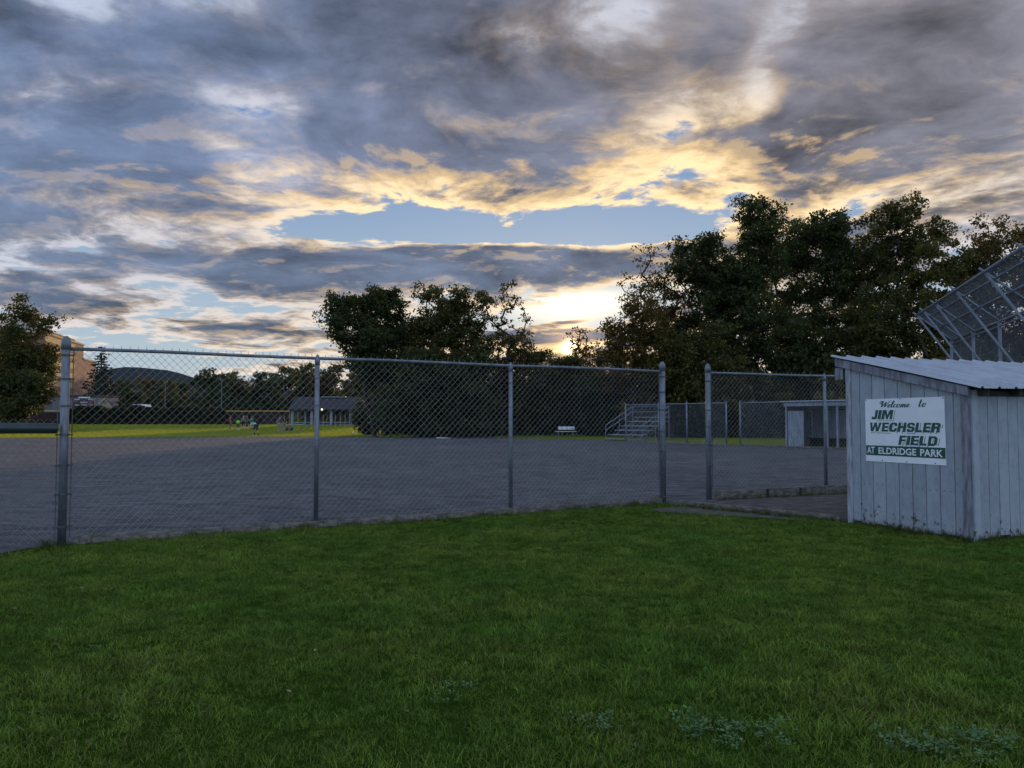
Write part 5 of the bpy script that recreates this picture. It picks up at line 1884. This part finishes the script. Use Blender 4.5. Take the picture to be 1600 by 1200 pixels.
lawn = [(-9.5, 2.0), (11.5, 2.0), (11.5, 11.9), tuple(SA + W * (SDEP + .05) + U * 5.4), tuple(SA + W * (SDEP + .04) - U * .04), tuple(SA - U * .04), (4.96, 12.2), (3.0, 14.38), tuple(P3 + np.array([0.0, -.12])), tuple(P0 + np.array([.02, -.14])), tuple(P0 + LD * 5.5 + np.array([.12, -.05]))]


def lawn_points(n, seed):
    rg = np.random.default_rng(seed)
    p = np.stack([rg.uniform(-9.5, 11.5, n), rg.uniform(2.6, 15.2, n)], 1)
    D = p[:, 1]
    p = p[(np.abs(p[:, 0]) < D * .66 + .9)]
    return p[inside(p, lawn)]


p = lawn_points(200000, 5)
keep = 1 - .55 * sm((p[:, 1] - 7) / 7)                        # a little thinner with distance
bare = np.exp(-(((p[:, 0] - 3.35) / .95) ** 2 + ((p[:, 1] - (13.45 - (p[:, 0] - 3.35) * .80)) / .42) ** 2))
strip_ = np.exp(-((np.abs((p - P0) @ np.array([-LD[1], LD[0]])) / .45) ** 2)) * ((p - P0) @ LD > 0)
keep *= (1 - .97 * np.clip(bare * 1.5, 0, 1)) * (1 - .85 * strip_)
rg = np.random.default_rng(9)
p = p[rg.uniform(0, 1, len(p)) < keep]
n1 = vnoise(p, 1.1, 1) * .55 + vnoise(p, .35, 2) * .45
n2_ = vnoise(p, .16, 3)
sz = .30 + (.85 * n1 + .55 * n2_ ** 2) * rg.uniform(.55, 1.5, len(p))
tufts = [blade_tuft('tuft', 16, .018, .056, .05, .0042, 1.3, 400 + i, M['grass']) for i in range(7)]
o = scatter('lawn_grass', tufts, np.column_stack([p, np.zeros(len(p))]), scales=sz, seed=3)

# broad-leaved patches among the lawn
pc = lawn_points(90000, 15)
cl = vnoise(pc, .9, 21) * .40 + vnoise(pc, .32, 22) * .45
cl += .40 * np.exp(-(((pc[:, 0] - 1.15) / .75) ** 2 + ((pc[:, 1] - 4.15) / .38) ** 2)) + .38 * np.exp(-(((pc[:, 0] - 2.15) / .5) ** 2 + ((pc[:, 1] - 3.95) / .3) ** 2)) - .06
pc = pc[(cl + np.random.default_rng(2).normal(0, .07, len(pc)) > .80) & (pc[:, 1] < 9)]
pc = pc[::2]
scatter('clover', [clover_tuft('clover_tuft', 500 + i) for i in range(4)], np.column_stack([pc, np.full(len(pc), .004)]), smin=.8, smax=1.7, seed=4)

# taller weeds along boards and posts
wp = []
def along(a, b, n, sp, seed):
    rg_ = np.random.default_rng(seed)
    a, b = np.array(a), np.array(b)
    t = rg_.uniform(0, 1, n)[:, None]
    return a + (b - a) * t + rg_.normal(0, sp, (n, 2))
wp.append(along(P0 - nv * .10, P3 - nv * .14, 230, .035, 1))
wp.append(along(G1 + d2 * .1 - n2 * .16, G1 + d2 * 5.4 - n2 * .2, 190, .07, 2))
wp.append(along((3.0, 14.42), (4.95, 12.24), 190, .04, 3))
wp.append(along(SA - U * .06 + W * .2, SA - U * .07 + W * SDEP, 200, .04, 4))
wp.append(along(SA + W * (SDEP + .07), SA + W * (SDEP + .07) + U * 4, 320, .05, 5))
wp.append(np.array([P0 + d_main * 3.05 - nv * .12 + np.random.default_rng(i).normal(0, .05, 2) for i in range(22)]))
wp.append(np.array([P0 + d_main * 8.9 - nv * .13 + np.random.default_rng(90 + i).normal(0, .06, 2) for i in range(26)]))
wp.append(np.array([P0 + (-.05, -.12) + np.random.default_rng(50 + i).normal(0, .09, 2) for i in range(26)]))
wp.append(along((12.9, 45.6), (17, 39.2), 160, .12, 6))
wp = np.concatenate(wp)
scatter('weeds', [blade_tuft('weed', 9, .05, .16, .05, .006, 1.1, 600 + i, M['weed']) for i in range(5)], np.column_stack([wp, np.zeros(len(wp))]), smin=.45, smax=1.2, seed=6)

# outfield grass beyond the infield
rg = np.random.default_rng(31)
n = 420000
p = np.stack([rg.uniform(-85, 26, n), rg.uniform(46, 119, n)], 1)
p = p[np.abs(p[:, 0]) < p[:, 1] * .68 + 2]
infield_np = infield
p = p[~inside(p, infield_np)]
p = p[(p[:, 0] < 8) | (p[:, 1] > 48)]
p = p[rg.uniform(0, 1, len(p)) < np.clip(62 / p[:, 1], 0, 1) ** 1.5]
scatter('outfield_grass', [blade_tuft('far_tuft', 9, .05, .11, .16, .016, .9, 700 + i, M['far_grass'], 2) for i in range(4)], np.column_stack([p, gz(p[:, 0], p[:, 1])]), smin=.7, smax=1.35, seed=8)
p = np.stack([rg.uniform(5, 20, 9000), rg.uniform(40, 60, 9000)], 1)
p = p[~inside(p, infield_np)]
scatter('verge_grass', [blade_tuft('verge_tuft', 9, .05, .13, .14, .014, 1.0, 720 + i, M['far_grass'], 2) for i in range(3)], np.column_stack([p, np.zeros(len(p))]), seed=12)

# fallen leaves and small white clover flowers on the lawn
pl = lawn_points(420, 77)
V, F = [], []
rg = np.random.default_rng(5)
for i, q in enumerate(pl):
    a = rg.uniform(0, 6.28); s_ = rg.uniform(.012, .026); z = rg.uniform(.03, .05)
    d = np.array([cos(a), sin(a)]); e_ = np.array([-d[1], d[0]])
    k = len(V)
    for u_, v_, w_ in ((-1, 0, 0), (0, -.5, .3), (1, 0, 0.2), (0, .5, .3)):
        r_ = q + d * u_ * s_ + e_ * v_ * s_
        V.append((r_[0], r_[1], z + w_ * s_ * rg.uniform(.3, 1)))
    F.append((k, k + 1, k + 2, k + 3))
lf = leafmat('fallen_leaf', (.16, .10, .03), (.10, .065, .025), .2, (.30, .25, .12), .3)
tag(mesh('fallen_leaves', V, F, lf), kind='stuff')
